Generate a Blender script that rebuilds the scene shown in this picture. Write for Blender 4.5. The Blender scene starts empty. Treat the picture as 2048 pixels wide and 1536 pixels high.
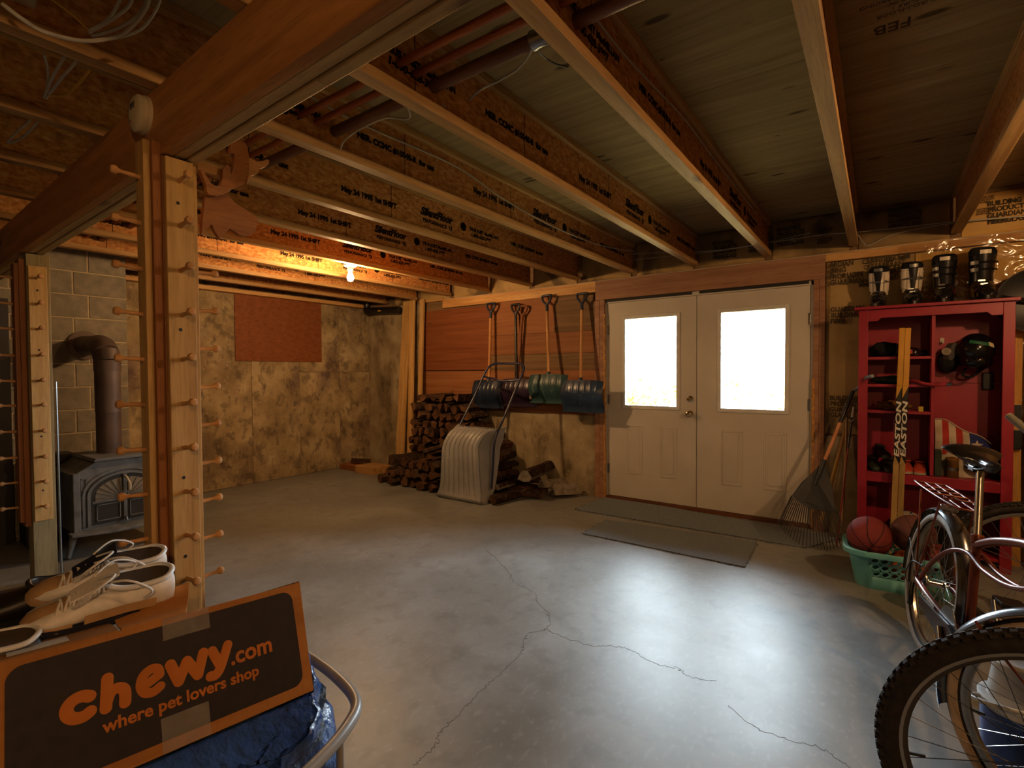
import bpy, bmesh, math, random
from mathutils import Vector, Matrix, Euler, Quaternion, noise as mnoise
random.seed(7)
SC = bpy.context.scene
COL = SC.collection
PI = math.pi
# ------------------------------------------------------------------ camera
H = 1.345                                   # eye height, metres
YAW, PITCH, ROLL, FPX = 0.622522288, 0.0235367872, -0.00601707691, 1019.91117
_cy, _sy, _cp, _sp = math.cos(YAW), math.sin(YAW), math.cos(PITCH), math.sin(PITCH)
_f = Vector((-_sy*_cp, _cy*_cp, -_sp)); _r = Vector((_cy, _sy, 0)); _u = _r.cross(_f)
_c, _s = math.cos(ROLL), math.sin(ROLL)
CR, CU, CF = _c*_r + _s*_u, -_s*_r + _c*_u, _f
cam_data = bpy.data.cameras.new('camera')
cam_data.sensor_width = 36.0
cam_data.lens = FPX/2048*36.0
cam_data.clip_start = 0.02
cam = bpy.data.objects.new('camera', cam_data); COL.objects.link(cam)
cam.matrix_world = Matrix(((CR.x, CU.x, -CF.x, 0), (CR.y, CU.y, -CF.y, 0), (CR.z, CU.z, -CF.z, H), (0, 0, 0, 1)))
SC.camera = cam
# ------------------------------------------------------------------ sky and exposure
SC.view_settings.view_transform = 'Standard'
SC.view_settings.look = 'None'
SC.view_settings.gamma = 1.0
SC.view_settings.use_curve_mapping = False
SC.view_settings.exposure = 0.85
SKY_STRENGTH = 27.0
w = bpy.data.worlds.new('overcast_sky'); SC.world = w; w.use_nodes = True
_bg = w.node_tree.nodes['Background']
_bg.inputs[0].default_value = (0.74, 0.90, 1.0, 1); _bg.inputs[1].default_value = SKY_STRENGTH
BULB_WARM = (1.0, 0.585, 0.26)               # colour of the bare bulbs
BULB_LEFT, BULB_RIGHT, BULB_NEAR = 1000.0, 780.0, 820.0
CEIL_Z, JOIST_Z, WALL_Y, WALL_LX, WALL_RX, WALL_BY = 2.635, 2.335, 4.97, -6.2, 2.9, -2.6
# light portals: they only tell the renderer where the sky enters (the two door windows)
for _x0, _x1 in ((-2.14, -1.585), (-1.198, -0.645)):
    _l = bpy.data.lights.new('window_portal', 'AREA'); _l.shape = 'RECTANGLE'
    _l.size = _x1-_x0; _l.size_y = 0.91; _l.cycles.is_portal = True
    _o = bpy.data.objects.new('window_portal', _l); COL.objects.link(_o)
    _o.location = ((_x0+_x1)/2, 5.03, 1.44); _o.rotation_euler = (-PI/2, 0, 0)
_cyc = SC.cycles
_cyc.use_denoising = True; _cyc.denoiser = 'OPENIMAGEDENOISE'
_cyc.max_bounces = 6; _cyc.diffuse_bounces = 3; _cyc.glossy_bounces = 3; _cyc.transparent_max_bounces = 8
_cyc.use_adaptive_sampling = True; _cyc.adaptive_threshold = 0.1
_cyc.sample_clamp_indirect = 6.0; _cyc.caustics_reflective = False; _cyc.caustics_refractive = False
_cyc.blur_glossy = 1.0
# ------------------------------------------------------------------ geometry helpers
def ray(x, y):
    return CR*((x-1024)/FPX) + CU*(-(y-768)/FPX) + CF
def at(x, y, X=None, Y=None, Z=None):
    """point of the place seen at image point (x, y) that lies on the plane X, Y or Z"""
    d = ray(x, y)
    t = X/d.x if X is not None else (Y/d.y if Y is not None else (Z-H)/d.z)
    return Vector((0, 0, H)) + d*t
V = Vector
class MB:
    def __init__(s): s.v = []; s.f = []; s.m = []
    def add(s, vs, fs, mi=0):
        n = len(s.v); s.v += [tuple(p) for p in vs]; s.f += [tuple(i+n for i in f) for f in fs]; s.m += [mi]*len(fs); return s
    def box(s, x0, x1, y0, y1, z0, z1, mi=0):
        return s.add([(x0,y0,z0),(x1,y0,z0),(x1,y1,z0),(x0,y1,z0),(x0,y0,z1),(x1,y0,z1),(x1,y1,z1),(x0,y1,z1)],
                     [(0,3,2,1),(4,5,6,7),(0,1,5,4),(1,2,6,5),(2,3,7,6),(3,0,4,7)], mi)
    def hexa(s, p, mi=0):
        return s.add(p, [(0,3,2,1),(4,5,6,7),(0,1,5,4),(1,2,6,5),(2,3,7,6),(3,0,4,7)], mi)
    def bar(s, a, b, wx, wy, up=(0,0,1), mi=0):
        a, b = V(a), V(b); d = (b-a).normalized(); u = V(up)
        if abs(d.dot(u)) > .98: u = V((1,0,0))
        sx = d.cross(u).normalized(); sy = sx.cross(d)
        q = []
        for c in (a, b):
            for i, j in ((-1,-1),(1,-1),(1,1),(-1,1)): q.append(c+sx*(i*wx/2)+sy*(j*wy/2))
        return s.hexa(q, mi)
    def tube(s, pts, r, n=8, closed=False, caps=True, mi=0):
        pts = [V(p) for p in pts]; m = len(pts)
        rr = r if isinstance(r, (list, tuple)) else [r]*m
        base = len(s.v); prev = None
        for i, p in enumerate(pts):
            if closed: t = (pts[(i+1) % m]-pts[i-1])
            else: t = pts[min(i+1, m-1)]-pts[max(i-1, 0)]
            t.normalize()
            if prev is None:
                ref = V((0,0,1)) if abs(t.z) < .9 else V((1,0,0))
                u = t.cross(ref).normalized()
            else:
                u = prev - t*prev.dot(t)
                u = u.normalized() if u.length > 1e-6 else t.orthogonal().normalized()
            prev = u; v = t.cross(u)
            for k in range(n):
                a = 2*PI*k/n
                s.v.append(tuple(p + (u*math.cos(a)+v*math.sin(a))*rr[i]))
        fs = []
        for i in range(m if closed else m-1):
            i2 = (i+1) % m
            for k in range(n):
                k2 = (k+1) % n
                fs.append((base+i*n+k, base+i*n+k2, base+i2*n+k2, base+i2*n+k))
        if caps and not closed:
            fs.append(tuple(base+k for k in range(n-1, -1, -1))); fs.append(tuple(base+(m-1)*n+k for k in range(n)))
        s.f += fs; s.m += [mi]*len(fs); return s
    def lathe(s, prof, n=24, c=(0,0,0), ax=(0,0,1), mi=0, closed=False):
        """prof: list of (radius, height along ax)"""
        c = V(c); ax = V(ax).normalized(); u = ax.orthogonal().normalized(); v = ax.cross(u); base = len(s.v)
        for r, h in prof:
            for k in range(n):
                a = 2*PI*k/n; s.v.append(tuple(c+ax*h+(u*math.cos(a)+v*math.sin(a))*r))
        fs = []; m = len(prof)
        for i in range(m if closed else m-1):
            i2 = (i+1) % m
            for k in range(n):
                k2 = (k+1) % n; fs.append((base+i*n+k, base+i*n+k2, base+i2*n+k2, base+i2*n+k))
        if not closed:
            if prof[0][0] > 1e-5: fs.append(tuple(base+k for k in range(n-1, -1, -1)))
            if prof[-1][0] > 1e-5: fs.append(tuple(base+(m-1)*n+k for k in range(n)))
        s.f += fs; s.m += [mi]*len(fs); return s
    def prism(s, poly, f3, d, mi=0):
        """poly: outline of 3-D points, d: thickness vector"""
        a = [V(p) for p in poly]; n = len(a); d = V(d); base = len(s.v)
        s.v += [tuple(p) for p in a]+[tuple(p+d) for p in a]
        fs = [tuple(base+i for i in range(n-1, -1, -1)), tuple(base+n+i for i in range(n))]
        fs += [(base+i, base+(i+1) % n, base+n+(i+1) % n, base+n+i) for i in range(n)]
        s.f += fs; s.m += [mi]*len(fs); return s
    def grid(s, fn, nu, nv, mi=0, flip=False, cu=False):
        base = len(s.v)
        for i in range(nu+1):
            for j in range(nv+1): s.v.append(tuple(fn(i/nu, j/nv)))
        fs = []
        for i in range(nu):
            for j in range(nv):
                q = (base+i*(nv+1)+j, base+(i+1)*(nv+1)+j, base+(i+1)*(nv+1)+j+1, base+i*(nv+1)+j+1)
                fs.append(q[::-1] if flip else q)
        s.f += fs; s.m += [mi]*len(fs); return s
    def ellipsoid(s, c, r, nu=20, nv=12, mi=0, rot=None, fn=None):
        c = V(c); base = len(s.v); fs = []
        for j in range(nv+1):
            ph = PI*j/nv-PI/2
            for i in range(nu):
                th = 2*PI*i/nu
                p = V((r[0]*math.cos(ph)*math.cos(th), r[1]*math.cos(ph)*math.sin(th), r[2]*math.sin(ph)))
                if fn: p = fn(p)
                if rot is not None: p = rot @ p
                s.v.append(tuple(c+p))
        for j in range(nv):
            for i in range(nu):
                i2 = (i+1) % nu; fs.append((base+j*nu+i, base+j*nu+i2, base+(j+1)*nu+i2, base+(j+1)*nu+i))
        s.f += fs; s.m += [mi]*len(fs); return s
    def loft(s, rings, caps=True, closed=True, mi=0):
        base = len(s.v); n = len(rings[0]); fs = []
        for r in rings: s.v += [tuple(p) for p in r]
        for i in range(len(rings)-1):
            for k in range(n if closed else n-1):
                k2 = (k+1) % n; fs.append((base+i*n+k, base+i*n+k2, base+(i+1)*n+k2, base+(i+1)*n+k))
        if caps:
            fs.append(tuple(base+k for k in range(n-1, -1, -1))); fs.append(tuple(base+(len(rings)-1)*n+k for k in range(n)))
        s.f += fs; s.m += [mi]*len(fs); return s
    def xf(s, M):
        s.v = [tuple(M @ V(p)) for p in s.v]; return s
    def mesh(s, name, mats, smooth=None, weld=True):
        me = bpy.data.meshes.new(name); me.from_pydata(s.v, [], s.f)
        for m in (mats if isinstance(mats, (list, tuple)) else [mats]): me.materials.append(m)
        if len(me.materials) > 1: me.polygons.foreach_set('material_index', s.m)
        bm = bmesh.new(); bm.from_mesh(me)
        if weld: bmesh.ops.remove_doubles(bm, verts=bm.verts, dist=1e-5)
        bmesh.ops.recalc_face_normals(bm, faces=bm.faces)
        bm.to_mesh(me); bm.free()
        if smooth is not None:
            me.polygons.foreach_set('use_smooth', [True]*len(me.polygons))
            me.set_sharp_from_angle(angle=math.radians(smooth))
        me.update(); return me
WM = {}
def wmat(o): return WM.get(o.name, Matrix())
def put(name, me, parent=None, world=True, M=None):
    """link a mesh object; world: its vertices are room coordinates"""
    o = bpy.data.objects.new(name, me); COL.objects.link(o)
    if M is not None: o.matrix_basis = M
    if parent is not None:
        o.parent = parent
        if world: o.matrix_parent_inverse = wmat(parent).inverted()
        WM[o.name] = (o.matrix_basis.copy() if world else wmat(parent) @ o.matrix_basis)
    else: WM[o.name] = o.matrix_basis.copy()
    return o
def obj(name, mb, mats, parent=None, smooth=None, world=True, bevel=0, M=None, weld=True, seg=2):
    o = put(name, mb.mesh(name, mats, smooth, weld), parent, world, M)
    if bevel:
        b = o.modifiers.new('bevel', 'BEVEL'); b.width = bevel; b.segments = seg; b.limit_method = 'ANGLE'; b.angle_limit = math.radians(40)
        b.harden_normals = False
    return o
def tag(o, label=None, cat=None, group=None, kind=None):
    if label: o['label'] = label
    if cat: o['category'] = cat
    if group: o['group'] = group
    if kind: o['kind'] = kind
    return o
def single(name, mb, mats, label, cat, group=None, smooth=None, bevel=0, kind=None, seg=2):
    """a thing that is one mesh; its origin is moved to its base"""
    lo = V([min(p[i] for p in mb.v) for i in range(3)]); hi = V([max(p[i] for p in mb.v) for i in range(3)])
    c = V(((lo.x+hi.x)/2, (lo.y+hi.y)/2, lo.z)); mb.xf(Matrix.Translation(-c))
    return tag(obj(name, mb, mats, None, smooth, True, bevel, Matrix.Translation(c), seg=seg), label, cat, group, kind)
def thing(name, label, cat, loc=(0,0,0), rotz=0, group=None, M=None, kind=None):
    o = bpy.data.objects.new(name, None); COL.objects.link(o); o.empty_display_size = .1
    o.matrix_basis = M if M is not None else Matrix.Translation(V(loc)) @ Matrix.Rotation(rotz, 4, 'Z')
    WM[o.name] = o.matrix_basis.copy()
    return tag(o, label, cat, group, kind)
def struct(name, mb, mats, label, smooth=None, bevel=0):
    return tag(obj(name, mb, mats, None, smooth, bevel=bevel), label, None, None, 'structure')
def dup(root, M, label=None, group=None):
    r = root.copy(); COL.objects.link(r); r.matrix_basis = M
    if label: r['label'] = label
    if group: r['group'] = group
    def rec(a, b):
        for ch in list(a.children):
            c = ch.copy(); COL.objects.link(c); c.parent = b; rec(ch, c)
    rec(root, r); return r
def smoothpath(pts, k=6, closed=False):
    """Catmull-Rom through pts"""
    pts = [V(p) for p in pts]; n = len(pts); out = []
    rng = range(n if closed else n-1)
    for i in rng:
        if closed: a, b, c, d = pts[i-1], pts[i], pts[(i+1) % n], pts[(i+2) % n]
        else: a, b, c, d = pts[max(i-1,0)], pts[i], pts[i+1], pts[min(i+2,n-1)]
        for j in range(k):
            t = j/k; t2, t3 = t*t, t*t*t
            out.append(.5*((2*b)+(c-a)*t+(2*a-5*b+4*c-d)*t2+(3*b-a-3*c+d)*t3))
    if not closed: out.append(pts[-1])
    return out
def frame(o, x, y, z):
    """matrix with origin o and axes x, y, z"""
    x, y, z, o = V(x), V(y), V(z), V(o)
    return Matrix(((x.x,y.x,z.x,o.x),(x.y,y.y,z.y,o.y),(x.z,y.z,z.z,o.z),(0,0,0,1)))
_txt = {}
def text(name, s, size, m, parent, M, ext=.0004, bold=0., align='LEFT', shear=0, world=True, space=1.0, sx=1.0, bevel=0):
    """flat lettering as a thin mesh lying in the xy plane of M"""
    key = (s, size, m.name, ext, bold, align, shear, space, sx)
    me = _txt.get(key)
    if me is None:
        cu = bpy.data.curves.new(name, 'FONT'); cu.body = s; cu.size = size; cu.extrude = ext; cu.offset = bold
        cu.align_x = align; cu.shear = shear; cu.space_character = space; cu.resolution_u = 3
        t = bpy.data.objects.new(name, cu); me = bpy.data.meshes.new_from_object(t)
        me.name = name; me.materials.clear(); me.materials.append(m)
        if sx != 1: me.transform(Matrix.Scale(sx, 4, (1,0,0)))
        bpy.data.objects.remove(t); _txt[key] = me
    o = put(name, me, parent, world, M); return o
# ------------------------------------------------------------------ materials
def lin(c):
    if isinstance(c, str):
        c = c.lstrip('#'); c = [int(c[i:i+2], 16)/255 for i in (0, 2, 4)]
        return tuple((x/12.92 if x <= .04045 else ((x+.055)/1.055)**2.4) for x in c)
    return tuple(c)
def nodes(name):
    m = bpy.data.materials.new(name); m.use_nodes = True; nt = m.node_tree
    return m, nt, nt.nodes, nt.links, nt.nodes['Principled BSDF']
def mat(name, stops, scale=(1,1,1), ns=4.0, detail=6.0, rough=.7, bump=0., bs=None, metal=0., spec=.5, layers=(), vary=0., dist=0., coat=0., sheen=0., rvar=0., trans=0.):
    """noise-driven procedural surface; stops: [(pos, colour)], layers: (kind, scale xyz, size, lo, hi, colour, strength)"""
    m, nt, N, L, B = nodes(name)
    if isinstance(stops, (str, tuple)) : stops = [(0, stops), (1, stops)]
    tc = N.new('ShaderNodeTexCoord'); oi = N.new('ShaderNodeObjectInfo')
    vm = N.new('ShaderNodeVectorMath'); vm.operation = 'SCALE'; vm.inputs[0].default_value = (17.3, 9.1, 23.7); L.new(oi.outputs['Random'], vm.inputs['Scale'])
    va = N.new('ShaderNodeVectorMath'); va.operation = 'ADD'; L.new(tc.outputs['Object'], va.inputs[0]); L.new(vm.outputs[0], va.inputs[1])
    def tex(kind, sc, size, det=detail, dst=dist):
        mp = N.new('ShaderNodeMapping'); mp.inputs['Scale'].default_value = sc; L.new(va.outputs[0], mp.inputs[0])
        if kind == 'noise':
            t = N.new('ShaderNodeTexNoise'); t.inputs['Scale'].default_value = size; t.inputs['Detail'].default_value = det; t.inputs['Distortion'].default_value = dst; out = t.outputs[0]
        elif kind in ('cell', 'dots', 'crack'):
            t = N.new('ShaderNodeTexVoronoi'); t.inputs['Scale'].default_value = size
            if kind == 'crack': t.feature = 'DISTANCE_TO_EDGE'
            out = t.outputs['Color'] if kind == 'cell' else t.outputs['Distance']
            if kind == 'cell':
                sp = N.new('ShaderNodeSeparateColor'); L.new(out, sp.inputs[0]); out = sp.outputs[0]
        else:
            t = N.new('ShaderNodeTexWave'); t.inputs['Scale'].default_value = size; t.inputs['Distortion'].default_value = dst; t.inputs['Detail'].default_value = 3; t.inputs['Detail Scale'].default_value = 1.2; out = t.outputs['Fac']
        L.new(mp.outputs[0], t.inputs['Vector']); return out
    base = tex('noise', scale, ns)
    cr = N.new('ShaderNodeValToRGB'); L.new(base, cr.inputs[0]); e = cr.color_ramp.elements
    while len(e) < len(stops): e.new(.5)
    ps = sorted(stops, key=lambda q: q[0])
    for i, (p, c) in enumerate(ps): e[i].position = .3+.4*p; e[i].color = (*lin(c), 1)
    col = cr.outputs[0]
    for kind, sc, size, lo, hi, c, st in layers:
        t = tex(kind, sc, size, 3.0)
        mr = N.new('ShaderNodeMapRange'); mr.inputs[1].default_value = lo; mr.inputs[2].default_value = hi; mr.inputs[3].default_value = 0; mr.inputs[4].default_value = st; L.new(t, mr.inputs[0])
        mx = N.new('ShaderNodeMix'); mx.data_type = 'RGBA'; L.new(mr.outputs[0], mx.inputs['Factor']); L.new(col, mx.inputs['A']); mx.inputs['B'].default_value = (*lin(c), 1); col = mx.outputs['Result']
    if vary:
        hs = N.new('ShaderNodeHueSaturation'); mr = N.new('ShaderNodeMapRange'); mr.inputs[3].default_value = 1-vary; mr.inputs[4].default_value = 1+vary
        L.new(oi.outputs['Random'], mr.inputs[0]); L.new(mr.outputs[0], hs.inputs['Value']); L.new(col, hs.inputs['Color']); col = hs.outputs[0]
    L.new(col, B.inputs['Base Color'])
    B.inputs['Roughness'].default_value = rough; B.inputs['Metallic'].default_value = metal; B.inputs['Specular IOR Level'].default_value = spec
    if rvar:
        mr = N.new('ShaderNodeMapRange'); mr.inputs[1].default_value = .3; mr.inputs[2].default_value = .7; mr.inputs[3].default_value = rough-rvar; mr.inputs[4].default_value = rough+rvar
        L.new(base, mr.inputs[0]); L.new(mr.outputs[0], B.inputs['Roughness'])
    if coat: B.inputs['Coat Weight'].default_value = coat; B.inputs['Coat Roughness'].default_value = .15
    if sheen: B.inputs['Sheen Weight'].default_value = sheen
    if trans: B.inputs['Transmission Weight'].default_value = trans
    if bump:
        bt = tex('noise', scale, bs or ns*3); bp = N.new('ShaderNodeBump'); bp.inputs['Strength'].default_value = bump; bp.inputs['Distance'].default_value = .01
        L.new(bt, bp.inputs['Height']); L.new(bp.outputs[0], B.inputs['Normal'])
    return m
def plain(name, c, rough=.5, metal=0., spec=.5, **k):
    """one colour with a slight procedural unevenness"""
    a = lin(c); d = tuple(x*.82 for x in a)
    return mat(name, [(0, d), (1, a)], ns=k.pop('ns', 9.0), rough=rough, metal=metal, spec=spec, **k)
def wood(name, dark, light, ax='x', rough=.6, fine=1., knots=None, vary=.12, spec=.35, bump=0., band=None):
    sc = {'x': (.6, 9*fine, 9*fine), 'y': (9*fine, .6, 9*fine), 'z': (9*fine, 9*fine, .6)}[ax]
    ly = [('noise', tuple(q*4 for q in sc), 4, .5, .75, tuple(v*.6 for v in lin(dark)), .5)]
    if knots:
        kx = {'x': (1.1, 3.2, 3.2), 'y': (3.2, 1.1, 3.2), 'z': (3.2, 3.2, 1.1)}[ax]
        ly.append(('dots', kx, 1.3, .13, .05, knots, .85))
    return mat(name, [(0, dark), (1, light)], scale=sc, ns=2.2, rough=rough, layers=ly, vary=vary, spec=spec, bump=bump)
# palette of procedural materials
PINE_X = wood('pine_lengthwise_x', '#a9773f', '#cba066', 'x', knots='#6b3f1c')
PINE_Y = wood('pine_lengthwise_y', '#a87840', '#c69c64', 'y', knots='#6b3f1c')
PINE_Z = wood('pine_upright', '#b0854a', '#cfa96c', 'z', knots='#6b3f1c')
DOORHDR = wood('door_header_lumber', '#865d44', '#a47a5c', 'x', knots='#4c2a12', vary=.05)
BEAM = wood('girder_lumber', '#946030', '#b98049', 'x', knots='#4c2a12', vary=.05)
BEAM_B = wood('girder_underside_lumber', '#a68350', '#c7a670', 'x', knots='#5a3a1c', vary=.05)
CEDAR = wood('reddish_post_core', '#7d4a24', '#9a6334', 'z', vary=.05)
GREYWOOD = wood('weathered_post', '#77694c', '#a3936c', 'z', fine=.7, vary=.05, spec=.2)
OSB = mat('osb_web', [(0, '#9a5f2c'), (.5, '#c08246'), (1, '#d19e63')], scale=(1, 1.2, 2.2), ns=26, detail=3, rough=.75, vary=.06, spec=.25,
          layers=[('cell', (1, 14, 38), 2.0, .1, .95, '#7d4a22', .5), ('cell', (1, 30, 12), 2.0, .55, 1.0, '#c99858', .35)])
FLANGE = wood('joist_flange', '#9a7140', '#c39a64', 'y', fine=1.3, knots='#5b3718')
SUBFLOOR = mat('plywood_subfloor', [(0, '#84704f'), (1, '#9f8b66')], scale=(.5, 7, 1), ns=2.5, rough=.85, spec=.15, vary=.06,
               layers=[('noise', (1.6, 40, 1), 2.0, .52, .72, '#6b5638', .4), ('dots', (2.0, 6.0, 0), 1.2, .15, .085, '#3f2f20', .85), ('dots', (3.4, 9.0, 0), 1.0, .06, .035, '#33261a', .8), ('dots', (.9, 4.0, 0), .9, .10, .05, '#a89a80', .5)])
PLYRED = mat('red_stained_plywood', [(0, '#784222'), (1, '#87512e')], scale=(.35, 5, 9), ns=2.4, rough=.65, spec=.25, vary=.10,
             layers=[('noise', (1, 10, 26), 2.0, .5, .72, '#5e2b12', .45), ('dots', (1.3, 0, 4.6), 1.2, .08, .04, '#3a1c0e', .7)])
PLYTAN = mat('tan_plywood', [(0, '#8a5832'), (1, '#9b6842')], scale=(.35, 5, 9), ns=2.4, rough=.68, spec=.25, vary=.14,
             layers=[('noise', (1, 10, 26), 2.0, .5, .72, '#6b3b1b', .4), ('dots', (1.3, 0, 4.6), 1.2, .09, .04, '#3f2412', .7)])
PLYGREY = mat('grey_weathered_plywood', [(0, '#6b5238'), (1, '#86694a')], scale=(.35, 5, 9), ns=2.4, rough=.75, spec=.2, layers=[('noise', (1, 10, 26), 2.0, .5, .72, '#4d3a28', .4)])
CONC = mat('stained_concrete_wall', [(0, '#7d6b50'), (.5, '#a08c69'), (1, '#b9a683')], ns=3.2, detail=6, rough=.9, spec=.2, bump=.25, bs=30, vary=.05,
           layers=[('noise', (1, 1, 1), 2.2, .50, .60, '#6f5c48', .55), ('noise', (1, 1, 1), 7.0, .55, .64, '#54463a', .55), ('noise', (1, 1, .5), 15.0, .56, .66, '#4c4036', .45), ('noise', (1, 1, 1), 34, .60, .70, '#cbb998', .35), ('noise', (1, 1.2, .6), 1.4, .55, .68, '#57434f', .6)])
CONC_KNEE = mat('knee_wall_concrete', [(0, '#7c6c52'), (.5, '#9c8a6b'), (1, '#b3a385')], ns=3.6, detail=6, rough=.9, spec=.2, bump=.2, bs=30,
           layers=[('noise', (1.4, 1, .35), 2.6, .54, .66, '#5d4d36', .6), ('noise', (1, 1, .5), 9.0, .56, .68, '#4a3d2c', .5), ('noise', (1, 1, 1), 30, .6, .7, '#c4b594', .3)])
BLOCK = mat('concrete_block', [(0, '#7b7466'), (1, '#938b7b')], ns=14, rough=.92, spec=.15, bump=.3, bs=90, vary=.06)
MORTAR = mat('block_mortar', [(0, '#ab9c80'), (1, '#bfae90')], ns=20, rough=.95, spec=.1)
FLOORM = mat('concrete_floor', [(0, '#73736d'), (.5, '#828380'), (1, '#939594')], ns=1.5, detail=8, rough=.42, spec=.42, dist=.3, rvar=.06,
             layers=[('noise', (1, 1, 1), .8, .44, .62, '#857f74', .4), ('noise', (2.2, 1, 1), 2.6, .54, .72, '#74736f', .45), ('noise', (1, 1, 1), 9.0, .50, .68, '#6b6a66', .45), ('noise', (1.8, 1, 1), 24.0, .55, .75, '#a2a4a4', .3), ('dots', (1, 1, 1), 5.5, .035, .012, '#3f3b36', .8)])
CRACKM = plain('crack_dirt', '#4b463f', .95, spec=.1)
DOORW = mat('door_paint', [(0, '#bdb5a8'), (1, '#c8c0b3')], ns=3, rough=.5, spec=.35, layers=[('noise', (1, 1, .5), 2.0, .55, .75, '#a89c8a', .35)])
TRIMW = plain('window_trim_white', '#d8d4ca', .45)
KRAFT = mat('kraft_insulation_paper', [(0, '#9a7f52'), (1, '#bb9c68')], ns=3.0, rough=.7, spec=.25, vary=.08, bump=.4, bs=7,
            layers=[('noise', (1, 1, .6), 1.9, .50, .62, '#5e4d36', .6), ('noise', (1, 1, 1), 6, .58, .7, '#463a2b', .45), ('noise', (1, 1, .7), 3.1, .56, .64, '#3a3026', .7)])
KRAFT_LIT = mat('lit_kraft_paper', [(0, '#b18a4c'), (1, '#cfa862')], ns=3.0, rough=.6, spec=.3, vary=.05, bump=.5, bs=6)  # lighter copy of the kraft, lamplight of the right bays put into its colour
INK = plain('black_stamp_ink', '#241a12', .9, spec=.1)
INKK = plain('kraft_print_ink', '#4a3f2f', .9, spec=.1)
FOAM = mat('expanding_foam', [(0, '#9c6526'), (1, '#d29a4a')], ns=22, rough=.6, bump=.5, bs=60)
BLACKM = plain('black_plastic', '#151414', .35)
DARKM = plain('dark_rubber', '#1c1b1a', .7)
BRASS = plain('polished_knob_metal', '#c9b48a', .18, metal=1.)
STEEL = plain('grey_steel', '#8c8c8c', .35, metal=1.)
CHROME = plain('chrome', '#cfcfd2', .12, metal=1.)
WHITEC = plain('white_cable', '#b9b3a4', .5)
YELLOWC = plain('yellow_cable', '#c99a2c', .5)
COPPER = mat('aged_copper', [(0, '#8a4c28'), (1, '#b56d40')], scale=(.5, 4, 4), ns=5, rough=.42, metal=.6)
IRONPIPE = mat('brown_drain_pipe', [(0, '#5e3f2c'), (1, '#825a40')], scale=(.5, 4, 4), ns=5, rough=.45, metal=.4)
MAT_CARPET = mat('grey_carpet', [(0, '#56606a'), (1, '#78838e')], ns=120, detail=2, rough=1., spec=.05, bump=.6, bs=300, sheen=.2)
FRAY = plain('frayed_edge', '#2f2c28', 1., spec=.05)

# ---------------------------------------------------------------- the room shell
floor = struct('floor', MB().box(WALL_LX-.3, WALL_RX+.3, WALL_BY-.3, 5.12, -.12, 0), FLOORM, 'grey polished concrete floor with hairline cracks')
def crack(pts, wd):
    p = smoothpath([at(x, y, Z=0) for x, y in pts], 10); rnd = random.Random(len(pts)); mb = MB(); prev = None
    jit = [V((rnd.uniform(-1,1), rnd.uniform(-1,1), 0))*.009 for _ in p]
    p = [a+b for a, b in zip(p, jit)]
    for i in range(len(p)):
        t = (p[min(i+1,len(p)-1)]-p[max(i-1,0)]).normalized(); s = V((-t.y, t.x, 0))*wd*rnd.uniform(.35, 1.1)
        cur = (p[i]+s, p[i]-s)
        if prev: mb.add([(*prev[0].xy, .0006), (*prev[1].xy, .0006), (*cur[1].xy, .0006), (*cur[0].xy, .0006), (*prev[0].xy, -.001), (*prev[1].xy, -.001), (*cur[1].xy, -.001), (*cur[0].xy, -.001)], [(0,1,2,3),(4,7,6,5),(0,3,7,4),(1,5,6,2)])
        prev = cur
    obj('crack', mb, CRACKM, floor)
crack([(972,1100),(990,1115),(1018,1145),(1030,1165),(1068,1185),(1075,1205),(1095,1225),(1100,1245),(1090,1260)], .0011)
crack([(1090,1260),(1055,1270),(1047,1290),(1040,1310),(1000,1350),(965,1378),(940,1405),(905,1440),(880,1465),(872,1490),(835,1525),(810,1550)], .0008)
crack([(1095,1258),(1115,1270),(1180,1290),(1235,1293),(1265,1302),(1310,1327),(1355,1337),(1380,1353),(1435,1362)], .0009)
crack([(1455,1410),(1500,1448),(1560,1475),(1640,1495),(1690,1530),(1730,1560)], .0008)

wall_left = struct('wall_left', MB().box(WALL_LX-.25, WALL_LX-.012, WALL_BY-.2, 5.2, -.1, CEIL_Z), CONC, 'stained poured concrete basement wall with form lines')
for y0, y1, rows in ((1.2, 2.6, (0, 2.29)), (2.6, 3.2, (0, 2.29)), (3.2, 3.83, (0, 2.29)), (3.83, 4.45, (0, 1.36, 2.29)), (4.45, 4.965, (0, 1.36, 2.29)), (-2.6, 1.2, (0, 2.29))):
    for z0, z1 in zip(rows, rows[1:]):
        obj('concrete_panel', MB().box(WALL_LX-.02, WALL_LX, y0+.0015, y1-.0015, z0+.002, z1-.002), CONC, wall_left, bevel=.003, seg=1)
struct('trim_1', MB().box(WALL_LX-.1, WALL_LX+.10, WALL_BY, 4.94, 2.29, 2.334), PINE_Y, 'wooden sill plate lying on the concrete wall')
struct('wall_right', MB().box(WALL_RX, WALL_RX+.2, WALL_BY-.2, 5.2, -.1, CEIL_Z), CONC, 'concrete wall beyond the bicycles')
struct('wall_front', MB().box(WALL_LX-.25, WALL_RX+.2, WALL_BY-.2, WALL_BY, -.1, CEIL_Z), CONC, 'concrete wall behind the viewer')

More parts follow.
